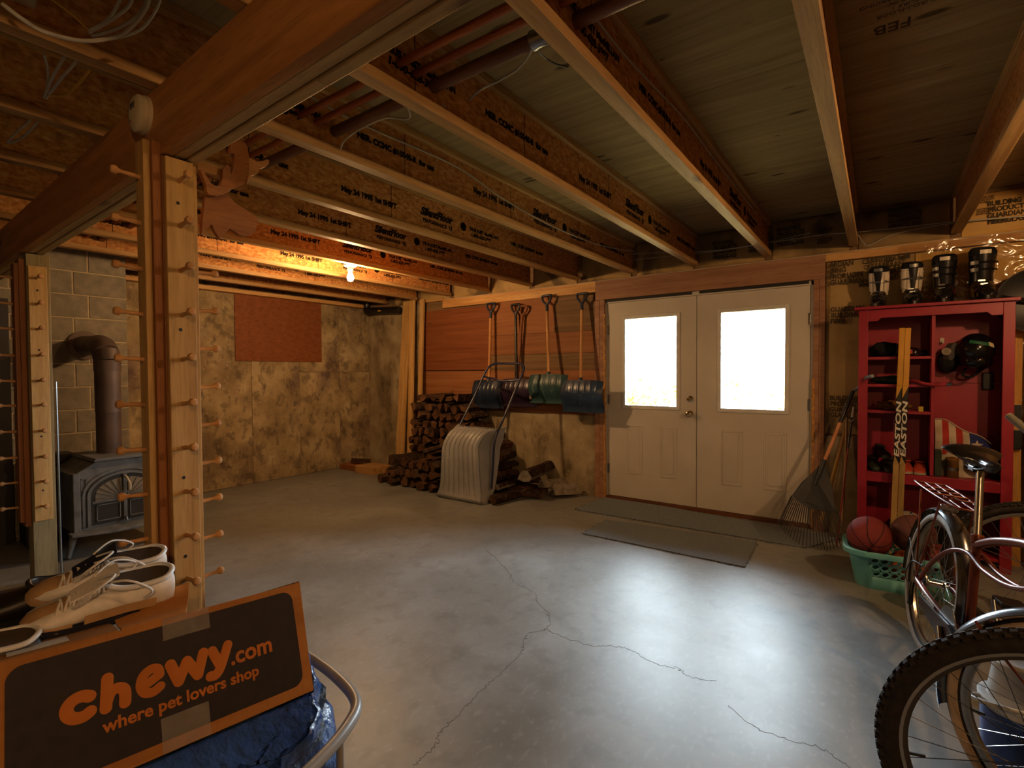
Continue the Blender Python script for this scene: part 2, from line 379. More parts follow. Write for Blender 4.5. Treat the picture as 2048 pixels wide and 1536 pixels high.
# ceiling: subfloor sheets carried by wooden I-joists
ceiling = struct('ceiling', MB().box(WALL_LX-.3, WALL_RX+.3, WALL_BY-.3, 5.2, CEIL_Z+.018, CEIL_Z+.1), SUBFLOOR, 'plywood subfloor carried by wooden I-joists')
ys = [WALL_BY-.02, -1.2, .02, 1.24, 2.46, 3.68, 5.0]
for j in range(6):
    x = WALL_LX-.1-(j % 2)*1.22
    while x < WALL_RX:
        obj('plywood_sheet', MB().box(x+.0015, x+2.4385, ys[j]+.0015, ys[j+1]-.0015, CEIL_Z, CEIL_Z+.02), SUBFLOOR, ceiling); x += 2.44
XJ = [0.425-.622*k for k in range(-3, 11)]
def stamp(parent, x, y, z, s, size, shear=0, bold=0, sx=1.):
    # lettering reads along +Y on a face that looks toward +X
    text('stamp', s, size, INK, parent, frame((x+.0006, y, z), (0,1,0), (0,0,1), (1,0,0)), shear=shear, bold=bold, sx=sx)
rj = random.Random(3)
for i, x0 in enumerate(XJ):
    xc = x0+.03
    y0, y1 = WALL_BY+.02, 4.93
    j = obj('joist', MB().box(xc-.006, xc+.006, y0, y1, JOIST_Z+.03, CEIL_Z-.03), OSB, ceiling); j['label'] = 'osb web of a wooden I-joist'
    obj('flange', MB().box(x0, x0+.06, y0, y1, JOIST_Z, JOIST_Z+.039), FLANGE, j, bevel=.002, seg=1)
    obj('flange', MB().box(x0, x0+.06, y0, y1, CEIL_Z-.039, CEIL_Z-.0005), FLANGE, j, bevel=.002, seg=1)
    if -3 > 99: pass
    if x0 < .2 and x0 > -5.5:
        xs = xc+.006; o = {-.197: -.6, -.819: .55, -1.441: .35, -2.063: .15, -2.685: -.35, -3.307: -.25, -3.929: -.1}.get(round(x0, 3), rj.uniform(-.5, .5))
        yy = o-1.2
        while yy < 4.6:
            for dy, z, s, size, sh, bo in ((.0, 2.47, 'NER. CCMC #10040-R  for use', .040, 0, .0028), (.86, 2.45, 'May 24 1995 1st SHIFT', .046, 0, .0030), (1.52, 2.475, 'SilentFloor', .074, .3, .0045),
                                           (1.54, 2.425, 'PERFORMANCE  TJI', .036, 0, .0018), (2.05, 2.475, 'TRUS JOIST MacMILLAN', .036, 0, .0022), (2.07, 2.432, '1-800-628-3997', .040, .2, .0020)):
                if .9 < yy+dy < 4.55: stamp(j, xs, yy+dy, z, s, size, sh, bo)
            yr = yy+1.98
            if .9 < yr < 4.6:
                mb = MB()
                mb.lathe([(.034, 0), (.034, .0006), (.026, .0006), (.026, 0)], 20, (xs, yr, 2.485), (1,0,0)); obj('stamp', mb, INK, j)
                text('stamp', 'TJI', .03, INK, j, frame((xs+.0006, yr-.021, 2.475), (0,1,0), (0,0,1), (1,0,0)), bold=.001)
            for ds in (.3, 1.25, 2.2):
                if .9 < yy+ds < 4.7: obj('web_seam', MB().box(xs-.0002, xs+.0005, yy+ds, yy+ds+.004, JOIST_Z+.04, CEIL_Z-.04), INK, j)
            yy += 2.62
# ceiling print on the subfloor near the right edge of view
c0 = at(1745, 66, Z=CEIL_Z)
text('stamp', 'FEB', .085, INKK, ceiling, frame((c0.x+.12, c0.y-.03, CEIL_Z-.0006), (-1,0,0), (0,1,0), (0,0,-1)), bold=.001, sx=.9)
for k in range(6):
    text('stamp', ['STURD-I-FLOOR', 'EXPOSURE 1', 'T&G 23/32 IN', 'SIZED FOR SPACING', 'MILL 24 OC', 'PRP-108'][k], .026, INKK, ceiling, frame((c0.x+.20, c0.y-.10-.03*k, CEIL_Z-.0006), (-1,0,0), (0,1,0), (0,0,-1)))
mb = MB().lathe([(.055, 0), (.055, .0006), (.047, .0006), (.047, 0)], 24, (c0.x+.30, c0.y-.18, CEIL_Z-.001), (0,0,1)); obj('stamp', mb, INKK, ceiling)

# ---- wall with the doors
DX0, DXM, DX1 = -2.325, -1.407, -.467
DZ0, DZ1 = .035, 2.06
wb = MB()
wb.box(WALL_LX-.2, -2.46, 4.97, 5.12, -.1, .87); wb.box(-.36, WALL_RX+.2, 4.97, 5.12, -.1, .80)
wb.box(WALL_LX-.2, -5.1, 4.97, 5.12, .87, 2.29)
wall_back = struct('wall_back', wb, CONC_KNEE, 'basement wall with double doors, concrete below and plywood above')
wb2 = MB(); wb2.box(-5.1, -2.46, 4.985, 5.12, .87, CEIL_Z); wb2.box(-2.46, -.36, 4.99, 5.12, 2.10, CEIL_Z); wb2.box(-.36, WALL_RX+.2, 4.985, 5.12, .80, CEIL_Z); wb2.box(WALL_LX-.2, -5.1, 4.985, 5.12, 2.29, CEIL_Z)
obj('sheathing', wb2, PLYGREY, wall_back)
def ply(x0, x1, z0, z1, m, y=4.957, t=.016): return obj('plywood_panel', MB().box(x0+.001, x1-.001, y, y+t, z0+.001, z1-.001), m, wall_back)
ply(-5.07, -3.875, 1.372, 2.17, PLYRED); ply(-3.873, -2.967, 1.79, 2.20, PLYTAN); ply(-2.965, -2.462, 1.79, 2.20, PLYGREY, 4.951)
ply(-3.873, -2.462, 1.552, 1.788, PLYTAN, 4.954); ply(-3.873, -2.462, 1.362, 1.55, PLYGREY); ply(-5.07, -2.462, .872, 1.362, PLYTAN, 4.959)
obj('top_plate', MB().box(-4.66, -2.44, 4.935, 4.962, 2.19, 2.305), PINE_X, wall_back, bevel=.002)
obj('top_plate', MB().box(-.36, WALL_RX, 4.935, 4.962, 2.235, 2.305), PINE_X, wall_back, bevel=.002)
obj('corner_plate', MB().box(-5.1, -4.66, 4.94, 4.966, 2.29, 2.33), PINE_X, wall_back, bevel=.002)
hdr = obj('door_header', MB().box(-2.445, -.36, 4.93, 4.985, 2.10, 2.305), DOORHDR, wall_back, bevel=.002); hdr['label'] = 'knotty lumber header over the double doors'
for x0, x1 in ((-2.46, -2.405), (-2.403, -2.350), (-.442, -.402), (-.400, -.360)):
    obj('jamb_stud', MB().box(x0, x1, 4.945, 5.12, 0, 2.10), DOORHDR, wall_back, bevel=.002)
# white wood frame round the doors and its sill
df = MB(); df.box(-2.350, DX0-.002, 4.975, 5.10, 0, 2.10); df.box(DX1+.002, -.442, 4.975, 5.10, 0, 2.10); df.box(-2.350, -.442, 4.975, 5.10, DZ1+.002, 2.10)
obj('door_frame', df, DOORW, wall_back, bevel=.002)
obj('threshold', MB().box(DX0-.02, DX1+.02, 4.955, 5.12, 0, .03), wood('dark_threshold', '#4a2a16', '#6d4024', 'x'), wall_back, bevel=.003)
gap = MB(); gap.box(-2.33, -1.45, 4.968, 4.976, 2.075, 2.098); gap.box(-1.38, -.48, 4.968, 4.976, 2.075, 2.098); obj('dark_gap', gap, DARKM, wall_back)
rf = random.Random(5)
for x, z0, z1 in ((-2.348, .03, 1.95), (-.440, .03, 1.28)):
    z = z0
    mb = MB()
    while z < z1:
        r = rf.uniform(.009, .019); mb.ellipsoid((x+rf.uniform(-.004,.004), 4.950, z), (r*.8, r*.7, r*1.5), 8, 6); z += r*1.7
    tag(obj('foam_bead', mb, FOAM, wall_back, 60), 'lumpy orange expanding foam beside the door', kind='stuff')
# insulation batts on the rim above the plate and on the right of the doors
def batt(x0, x1, z0, z1, m, y=4.955, bulge=.035):
    rr = random.Random(int(x0*1000)+int(z0*77))
    ph = rr.uniform(0, 6)
    def fn(u, v):
        e = math.sin(PI*u)**.35*math.sin(PI*v)**.35
        return (x0+(x1-x0)*u, y+.02-bulge*e+.006*math.sin(9*u+ph)*math.sin(7*v+ph)*e, z0+(z1-z0)*v)
    mb = MB().grid(fn, 14, 14)
    mb.add([(x0,4.985,z0),(x1,4.985,z0),(x1,4.985,z1),(x0,4.985,z1)], [(0,1,2,3)])
    return obj('insulation_batt', mb, m, wall_back, 80)
for a, b in zip(XJ[::-1], XJ[::-1][1:]):
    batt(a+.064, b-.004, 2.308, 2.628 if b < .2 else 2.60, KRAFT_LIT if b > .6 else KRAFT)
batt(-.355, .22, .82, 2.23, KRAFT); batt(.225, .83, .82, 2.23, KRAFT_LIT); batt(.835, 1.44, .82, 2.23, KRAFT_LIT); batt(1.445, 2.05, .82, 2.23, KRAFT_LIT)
def kprint(x, z, lines, size, y=4.918, bold=.002, bar=True):
    for k, s in enumerate(lines):
        text('print', s, size, INKK, wall_back, frame((x+.004*(k % 2), y, z-k*size*.92), (1,0,0), (0,0,1), (0,-1,0)), bold=bold, sx=.85)
    if bar:
        obj('print', MB().box(x-.05, x+.02, y, y+.0006, z-size*len(lines)*.9, z-size*len(lines)*.9+size*.6), INKK, wall_back)
        obj('print', MB().box(x+size*4.4, x+size*5.2, y, y+.0006, z, z+size*.6), INKK, wall_back)
G3 = ['CERTIFIED', 'GUARDIAN', 'FIBERGLASS', 'BUILDING']
kprint(-.33, 2.185, ['ARDIAN', 'DING', 'PRODUCTS', 'GUARDIAN'], .052, bar=False); kprint(-.08, 2.19, G3, .052)
kprint(-.32, 1.82, ['GUARDIAN', 'BUILDING', 'FIBER'], .052, bar=False); kprint(-.32, 1.10, ['BUILDING', 'PRODUCTS', 'GUARDIAN', 'GLASS'], .05, bar=False)
for x, z in ((-.72, 2.54), (.05, 2.56), (-1.25, 2.5), (.62, 2.5), (-.95, 2.52)):
    kprint(x, z, ['BUILDING', 'PRODUCTS', 'GUARDIAN', 'FIBERGLASS'], .046, y=4.936, bar=False)
for x, z in ((.55, 2.56), (.56, 2.48), (-.42, 2.5), (-.42, 2.42)):
    kprint(x, z, ['CAUTION KEEP', 'FACING AWAY', 'FROM HEAT'], .018, y=4.936, bold=.0006, bar=False)
# clear plastic film hanging over the batts on the right
m, nt, N, L, B = nodes('clear_plastic_film')
tr = N.new('ShaderNodeBsdfTransparent'); gl = N.new('ShaderNodeBsdfGlossy'); gl.inputs['Roughness'].default_value = .16; mx = N.new('ShaderNodeMixShader'); mx.inputs[0].default_value = .12
tr.inputs[0].default_value = (.93, .9, .82, 1)
tcn = N.new('ShaderNodeTexNoise'); tcn.inputs['Scale'].default_value = 7; bpn = N.new('ShaderNodeBump'); bpn.inputs['Strength'].default_value = .5; bpn.inputs['Distance'].default_value = .05
L.new(tcn.outputs[0], bpn.inputs['Height']); L.new(bpn.outputs[0], gl.inputs['Normal'])
L.new(tr.outputs[0], mx.inputs[1]); L.new(gl.outputs[0], mx.inputs[2]); L.new(mx.outputs[0], N['Material Output'].inputs[0]); FILM = m
rp = random.Random(11)
def film(u, v):
    x, z = .12+1.9*u, 2.29-1.3*v
    return (x, 4.905-.012*math.sin(13*u+9*v)-.010*math.sin(31*u-17*v)-.006*math.sin(50*v+11*u)+.015*v, z)
obj('vapor_barrier_film', MB().grid(film, 60, 40), FILM, wall_back, 90)
# ---------------------------------------------------------------- doors
m, nt, N, L, B = nodes('window_glass')
tr = N.new('ShaderNodeBsdfTransparent'); gl = N.new('ShaderNodeBsdfGlossy'); gl.inputs['Roughness'].default_value = .02; mx = N.new('ShaderNodeMixShader'); fr = N.new('ShaderNodeFresnel'); fr.inputs[0].default_value = 1.45
L.new(fr.outputs[0], mx.inputs[0]); L.new(tr.outputs[0], mx.inputs[1]); L.new(gl.outputs[0], mx.inputs[2]); L.new(mx.outputs[0], N['Material Output'].inputs[0]); GLASS = m
def door(name, x0, x1, wx0, wx1, panels, label):
    t = thing(name, label, None, ((x0+x1)/2, 5.0, DZ0), kind='structure')
    wz0, wz1, ya, yb = .985, 1.895, 4.985, 5.03
    mb = MB(); mb.box(x0, wx0, ya, yb, DZ0, DZ1); mb.box(wx1, x1, ya, yb, DZ0, DZ1); mb.box(wx0, wx1, ya, yb, DZ0, wz0); mb.box(wx0, wx1, ya, yb, wz1, DZ1)
    obj('door_slab', mb, DOORW, t)
    e = .022; fr = MB()
    for a, b, c, d in ((wx0-e, wx0+.012, wz0-e, wz1+e), (wx1-.012, wx1+e, wz0-e, wz1+e), (wx0+.012, wx1-.012, wz0-e, wz0+.012), (wx0+.012, wx1-.012, wz1-.012, wz1+e)):
        fr.box(a, b, ya-.010, yb+.004, c, d)
    obj('window_frame', fr, TRIMW, t, bevel=.004)
    obj('pane', MB().box(wx0+.006, wx1-.006, 5.004, 5.008, wz0+.006, wz1-.006), GLASS, t)
    for a, b in panels:
        z0, z1 = .285, .79; q = MB(); k = .017
        for p in ((a, a+k, z0, z1), (b-k, b, z0, z1), (a+k, b-k, z0, z0+k), (a+k, b-k, z1-k, z1)): q.box(p[0], p[1], ya-.005, ya+.004, p[2], p[3])
        pn = obj('raised_panel', q, DOORW, t, bevel=.004); obj('panel_face', MB().box(a+.035, b-.035, ya-.004, ya+.004, z0+.035, z1-.035), DOORW, pn, bevel=.004)
    return t
d1 = door('door_1', DX0+.002, DXM-.003, -2.142, -1.588, ((-2.12, -1.945), (-1.762, -1.592)), 'left off-white steel door with window, knob and deadbolt')
d2 = door('door_2', DXM+.003, DX1-.002, -1.197, -.647, ((-1.183, -.998), (-.823, -.640)), 'right off-white steel door with larger-looking window')
for z, r in ((.932, .028), (1.076, .026)):
    k = MB(); k.lathe([(.0, .0), (r*1.15, 0), (r*1.15, .006), (r*.7, .010)], 24, (-1.468, 4.985, z), (0,-1,0)); ro = obj('rosette', k, BRASS, d1, 40)
    k = MB()
    if z < 1: k.lathe([(.012, .008), (.012, .03), (.024, .036), (.029, .048), (.027, .058), (.016, .064), (0, .065)], 24, (-1.468, 4.985, z), (0,-1,0)); obj('door_knob', k, BRASS, d1, 40)
    else: k.box(-1.474, -1.462, 4.955, 4.98, z-.018, z+.018); obj('deadbolt_turn', k, BRASS, d1, bevel=.004)
for d, x in ((d1, DX0-.001), (d2, DX1+.001)):
    for z in (.32, 1.05, 1.78):
        hb = MB(); hb.lathe([(.006, -.05), (.006, .05)], 10, (x, 4.98, z)); hb.box(x-.018, x+.018, 4.981, 4.987, z-.05, z+.05); obj('hinge', hb, STEEL, d, 40)
obj('astragal_light_seal', MB().box(DXM-.022, DXM+.022, 5.031, 5.045, DZ0, DZ1), DOORW, d2)  # unseen strip added behind the doors to close the light gap between them
for d, a, b in ((d1, DX0-.02, DXM), (d2, DXM, DX1+.02)): obj('sill_light_seal', MB().box(a, b, 5.031, 5.05, .03, DZ0+.03), DARKM, d)  # unseen strips added to stop light coming in under the doors
for d, x in ((d1, DX0-.02), (d2, DX1-.012)): obj('edge_light_seal', MB().box(x, x+.032, 5.031, 5.05, .03, DZ1+.03), DOORW, d)  # more unseen strips behind the slabs, closing light gaps at the edges
for d, a, b in ((d1, DX0-.02, DXM), (d2, DXM, DX1+.02)): obj('edge_light_seal', MB().box(a, b, 5.031, 5.05, DZ1-.02, DZ1+.03), DOORW, d)
# ---------------------------------------------------------------- outside
struct('ground', MB().box(-40, 40, 5.12, 70, -.3, -.15), mat('leafy_ground', [(0, '#77683f'), (1, '#9c8350')], ns=3, rough=1.), 'leaf-strewn ground outside the doors')
LEAF = mat('autumn_leaves', [(0, '#c07a30'), (1, '#d8a65a')], ns=3, rough=.8, vary=.2)
def shrub(x, y, h, w_, n, label):
    rr = random.Random(int(x*10)); t = thing('autumn_shrub', label, 'shrub', (x, y, -.15))
    st = MB()
    for k in range(5): st.tube([(x, y, -.15), (x+rr.uniform(-.2,.2), y, h*.4), (x+rr.uniform(-w_,w_)*.6, y+rr.uniform(-.3,.3), h*.85)], [.04, .025, .01], 6)
    obj('stem', st, wood('shrub_bark', '#4a3a2a', '#6b5540', 'z'), t)
    lf = MB()
    for k in range(n):
        a = rr.uniform(0, 2*PI); q = rr.random()**.5; p = V((x+math.cos(a)*q*w_, y+math.sin(a)*q*w_*.7, h*(.35+.65*rr.random()*(1-.4*q))))
        u = V((rr.uniform(-1,1), rr.uniform(-1,1), rr.uniform(-1,1))).normalized()*.07; v = u.orthogonal().normalized()*.045
        lf.add([p-u, p+v, p+u, p-v], [(0,1,2,3)])
    tag(obj('foliage', lf, LEAF, t, weld=False), kind='stuff')
shrub(-4.2, 10.4, 1.25, .9, 420, 'orange autumn shrub seen low through the left door window')
shrub(-3.0, 11.6, 1.55, .8, 180, 'tall sparse autumn shrub right of centre in the left door window')
shrub(-2.0, 14.0, 1.0, 1.2, 120, 'faint low autumn shrub seen through the right door window')
# ---------------------------------------------------------------- carpet mats before the doors
def mat_rug(pts, h, label, seed, z0=0.001):
    rr = random.Random(seed); P4 = [at(x, y, Z=0) for x, y in pts]; ring = []
    for i in range(4):
        a, b = P4[i], P4[(i+1) % 4]; n = 24
        for k in range(n):
            p = a.lerp(b, k/n); ring.append(p+V((rr.uniform(-.004,.004), rr.uniform(-.004,.004), 0)))
    t = thing('carpet_mat', label, 'mat', (sum(p.x for p in P4)/4, sum(p.y for p in P4)/4, 0))
    obj('pile', MB().prism([(p.x, p.y, z0) for p in ring], None, (0,0,h)), MAT_CARPET, t)
    fz = MB()
    for i in (0, 1, 2, 3):
        a, b = P4[i], P4[(i+1) % 4]; n = int((b-a).length*70)
        for k in range(n):
            if rr.random() < .45: continue
            p = a.lerp(b, rr.random()); q = p+V((rr.uniform(-.022,.022), rr.uniform(-.03,.012), 0)); mid = (p+q)/2+V((rr.uniform(-.01,.01), 0, .004))
            fz.tube([(p.x,p.y,z0+h*.8), (mid.x,mid.y,z0+h), (q.x,q.y,.0025)], .0011, 4)
    tag(obj('frayed_threads', fz, FRAY, t), kind='stuff')
mat_rug([(1150,1020),(1216,993),(1680,1078),(1610,1097)], .008, 'long grey carpet runner with frayed edge along the door sill', 1)
mat_rug([(1212,1041),(1513,1085),(1490,1136),(1165,1068)], .008, 'smaller grey carpet mat lying in front of the runner', 2)
# ---------------------------------------------------------------- girder beam of three planks
bx0, bx1 = -6.05, 1.6
def yf(x): return .735-.026*(x+2.04)
girder = thing('girder_beam', 'heavy built-up lumber girder crossing under the joists', 'beam', (-2, yf(-2), 2.10))
splits = {0: (), 1: (.4, ), 2: (-1.18, )}
for k in range(3):
    xs = [bx0, *splits[k], bx1]
    for a, b in zip(xs, xs[1:]):
        o0, o1 = k*.0390, k*.0390+.0360; dz = (.0, .003, -.002)[k]
        pts = []
        for z in (2.10+dz, 2.333):
            pts += [(a+.0008, yf(a)+o0, z), (b-.0008, yf(b)+o0, z), (b-.0008, yf(b)+o1, z), (a+.0008, yf(a)+o1, z)]
        obj('plank', MB().hexa(pts), BEAM if k == 0 else BEAM_B, girder, bevel=.004)
# ---------------------------------------------------------------- bare bulbs (the light of the place)
def bulb_fixture(name, p, power, label):
    m, nt, N, L, B = nodes(name+'_glow'); N.remove(B); em = N.new('ShaderNodeEmission'); em.inputs[0].default_value = (*BULB_WARM, 1); em.inputs[1].default_value = power
    L.new(em.outputs[0], N['Material Output'].inputs[0])
    t = thing(name, label, 'light bulb', (p[0], p[1], p[2]))
    x, y, z = p
    obj('socket', MB().lathe([(.055, .115), (.057, .09), (.05, .082), (.03, .075), (.024, .045), (.018, .042), (0, .042)], 24, p), plain('porcelain', '#c8bfae', .3), t, 40)
    obj('mounting_box', MB().lathe([(.05, .116), (.05, .15)], 8, p), PINE_X, t)
    obj('bulb', MB().lathe([(.013, .042), (.014, .03), (.022, .01), (.029, -.012), (.030, -.025), (.024, -.043), (.012, -.054), (0, -.056)], 24, p), m, t, 60)
    return t
bulb_fixture('bare_bulb', (-3.97, 2.98, 2.245), BULB_LEFT, 'lit bare bulb in porcelain holder under the joists')
bulb_fixture('bare_bulb', (1.25, 2.75, 2.21), BULB_RIGHT, 'lit bare bulb over the bicycles')
bulb_fixture('bare_bulb', (1.30, -.75, 2.275), BULB_NEAR, 'lit bare bulb behind the viewer')
# ---------------------------------------------------------------- posts with peg boards
def peg_mesh():
    return MB().lathe([(.0, -.004), (.0085, -.004), (.0075, .02), (.006, .052), (.0075, .060), (.0135, .066), (.0145, .074), (.011, .082), (0, .085)], 12).mesh('peg', PEGM, 50)
PEGM = wood('turned_birch_peg', '#b07a44', '#cf9d66', 'z', vary=.1)
PEGME = peg_mesh()
def peg(parent, p, d):
    d = V(d).normalized(); u = d.orthogonal().normalized(); v = d.cross(u)
    put('peg', PEGME, parent, True, frame(p, u, v, d))
def hole(parent, p, d):
    obj('screw_hole', MB().lathe([(0, 0), (.006, 0), (.006, .0012), (0, .0012)], 10, p, d), DARKM, parent)
ZS = [2.017-.1553*k for k in range(11)]
post = thing('support_post', 'near timber post with pegs on three sides standing under the girder', 'post', (-2.05, .77, 0))
obj('core', MB().box(-2.10, -2.005, .737, .832, 0, 2.098), CEDAR, post, bevel=.003)
obj('spacer_board', MB().box(-2.098, -2.006, .7095, .7365, .25, 2.14), CEDAR, post, bevel=.003)
b = obj('peg_board', MB().box(-2.0045, -1.985, .742, .830, .42, 2.093), PINE_Z, post, bevel=.002)
for z in ZS: peg(b, (-1.985, .783, z), (1, .0, .10))
for z in (1.94, 1.50, .98, .70): hole(b, (-1.9855, .778, z), (1,0,0))
b = obj('peg_board', MB().box(-2.087, -2.02, .688, .7092, .42, 2.14), PINE_Z, post, bevel=.002)
for z in ZS: peg(b, (-2.053, .688, z), (0, -1, .06))
b = obj('peg_board', MB().box(-2.085, -2.012, .8325, .852, .42, 2.093), PINE_Z, post, bevel=.002)
for z in [1.72-.142*k for k in range(9)]: peg(b, (-2.05, .852, z), (0, 1, .06))
post2 = thing('support_post', 'far weathered timber post with peg boards beside the wood stove', 'post', (-4.32, .88, 0))
obj('core', MB().box(-4.385, -4.272, .822, .935, 0, 2.098), GREYWOOD, post2, bevel=.003)
obj('spacer_board', MB().box(-4.38, -4.29, .792, .8215, .40, 2.06), CEDAR, post2, bevel=.003)
b = obj('peg_board', MB().box(-4.2715, -4.252, .828, .915, .43, 2.02), PINE_Z, post2, bevel=.002)
Z2 = [at(86, y, X=-4.20).z for y in (556, 608, 658, 711, 762, 811, 863, 915, 965, 1015)]
for z in Z2: peg(b, (-4.252, .862, z), (1, .1, .10))
for z in (1.87, 1.50, .96, .62): hole(b, (-4.2525, .868, z), (1,0,0))
b = obj('peg_board', MB().box(-4.375, -4.295, .770, .7915, .43, 2.03), CEDAR, post2, bevel=.002)
for z in Z2: peg(b, (-4.335, .770, z), (0, -1, .05))
single('metal_pole', MB().tube([(-4.33, .965, 0), (-4.31, .957, 1.30)], .006, 8), STEEL, 'thin grey metal pole standing behind the far post', 'pole', smooth=40)
# ---------------------------------------------------------------- smoke detector on the girder
dx = -2.125; dy = yf(dx)
t = thing('smoke_detector', 'round cream smoke detector on the girder face', 'smoke detector', (dx, dy, 2.255))
CREAM = plain('aged_cream_plastic', '#c9b894', .45)
obj('base_plate', MB().lathe([(0, 0), (.066, 0), (.066, .012), (.062, .014), (0, .014)], 32, (dx, dy-.0005, 2.262), (0,-1,0)), CREAM, t, 40)
obj('cover', MB().lathe([(0, .0145), (.064, .0145), (.064, .030), (.056, .037), (.03, .040), (0, .041)], 32, (dx, dy-.0005, 2.262), (0,-1,0)), CREAM, t, 40)
obj('indicator_light', MB().lathe([(0, .038), (.004, .038), (.003, .043), (0, .044)], 8, (dx-.02, dy, 2.235), (0,-1,0)), plain('red_led', '#8a1f12', .3), t)
for k in range(4): obj('vent_slot', MB().box(dx-.02+.01*k, dx-.016+.01*k, dy-.0420, dy-.038, 2.275, 2.295), DARKM, t)
# ---------------------------------------------------------------- pipes through the joists
def pipe(name, y, z, r, m, x0, x1, label, couplings=()):
    t = thing(name, label, 'pipe', ((x0+x1)/2, y, z-r))
    obj('tube', MB().tube([(x0, y, z), (x1, y, z)], r, 16), m, t, 40)
    for c in couplings: obj('coupling', MB().lathe([(r*1.02, -.045), (r*1.28, -.045), (r*1.28, -.034), (r*1.16, -.03), (r*1.16, .03), (r*1.28, .034), (r*1.28, .045), (r*1.02, .045)], 16, (c, y, z), (1,0,0)), STEEL, t, 40)
pipe('copper_pipe', 1.275, 2.452, .0145, COPPER, -5.6, 1.2, 'copper water pipe nearest the girder')
pipe('copper_pipe', 1.352, 2.450, .0145, COPPER, -5.6, 1.2, 'copper water pipe beside the thick drain pipe')
pipe('drain_pipe', 1.445, 2.446, .024, IRONPIPE, -5.6, 1.2, 'thick brown drain pipe with a brass coupling', (-.90, ))
def cable(name, pts, r, m, label, cat='cable', n=6):
    return single(name, MB().tube(smoothpath(pts, 8), r, n), m, label, cat, smooth=60)
jx = lambda k: 0.425-.622*k+.03+.006
# cable stapled along the web of the joist right of the girder end
cable('ceiling_cable', [at(615, 190, X=jx(4)+.004), at(690, 232, X=jx(4)+.004), at(760, 265, X=jx(4)+.004), at(915, 335, X=jx(4)+.004), at(1010, 400, X=jx(4)+.004), at(1110, 455, X=jx(4)+.004), at(1200, 490, X=jx(4)+.004), at(1270, 503, Y=4.90)], .0045, WHITEC, 'white cable stapled along the joist left of the light')
cable('ceiling_cable', [at(1185, 28, X=jx(2)+.004), at(1240, 100, X=jx(2)+.004), at(1300, 165, X=jx(2)+.004), at(1370, 240, X=jx(2)+.004), at(1430, 320, X=jx(2)+.004), at(1500, 410, X=jx(2)+.004), at(1545, 468, X=jx(2)+.004), at(1590, 483, Y=4.88)], .0045, WHITEC, 'white cable stapled along the joist above the right door')
cable('ceiling_cable', [(-1.475, 1.20, 2.50), at(820, 228, Z=2.41), at(770, 236, Z=2.39), at(720, 258, Z=2.38), at(690, 280, Z=2.37), at(681, 298, X=-1.99)], .0045, WHITEC, 'loose white cable end drooping near the girder')
cable('ceiling_cable', [at(1065, 92, Z=2.43), at(1058, 110, Z=2.42), at(1035, 138, Z=2.44), at(1000, 160, Z=2.46), at(960, 180, Z=2.48), at(930, 205, Z=2.48), at(880, 214, X=jx(3)+.004)], .0045, WHITEC, 'white cable hanging from the drain pipe coupling')
cable('ceiling_cable', [at(1068, 90, Z=2.43), at(1085, 112, Z=2.46), at(1110, 128, Z=2.52), at(1135, 134, Z=2.56)], .004, plain('dark_cable', '#4a3e2e', .6), 'short dark cable beside the drain pipe coupling')
cable('ceiling_cable', [at(1200, 512, Y=4.90), at(1320, 505, Y=4.90), at(1420, 502, Y=4.90), at(1520, 488, Y=4.90), at(1640, 470, Y=4.90), at(1690, 466, Y=4.90), at(1720, 464, Y=4.90), at(1900, 444, Y=4.90), at(2048, 432, Y=4.90), at(2200, 420, Y=4.90)], .004, WHITEC, 'white cable crossing the insulation above the doors')
cable('ceiling_cable', [at(1245, 523, Y=4.91), at(1330, 513, Y=4.91), at(1400, 506, Y=4.91), at(1500, 492, Y=4.91), at(1620, 466, Y=4.91)], .0035, WHITEC, 'thin white cable just under the crossing cable')
cable('ceiling_cable', [at(1715, 468, Y=4.90), at(1728, 486, Y=4.90), at(1738, 490, Y=4.90), at(1790, 468, Y=4.90), at(1900, 447, Y=4.90), at(2100, 428, Y=4.90)], .0035, WHITEC, 'white cable looping beside the joist over the cabinet')
single('plate_wire', MB().tube([(-4.6, 4.933, 2.300), (-2.4, 4.928, 2.300), (.5, 4.931, 2.296), (2.6, 4.93, 2.298)], .0028, 6), WHITEC, 'thin white wire running along the top plate over the doors', 'cable')
cable('wall_cable', [(-6.09, 1.95, 2.335), at(300, 566, X=-6.15), at(405, 575, X=-6.15), at(470, 585, X=-6.15), at(540, 593, X=-6.15), at(640, 602, X=-6.15), at(740, 612, X=-6.13)], .007, YELLOWC, 'yellow cable along the top of the concrete wall')
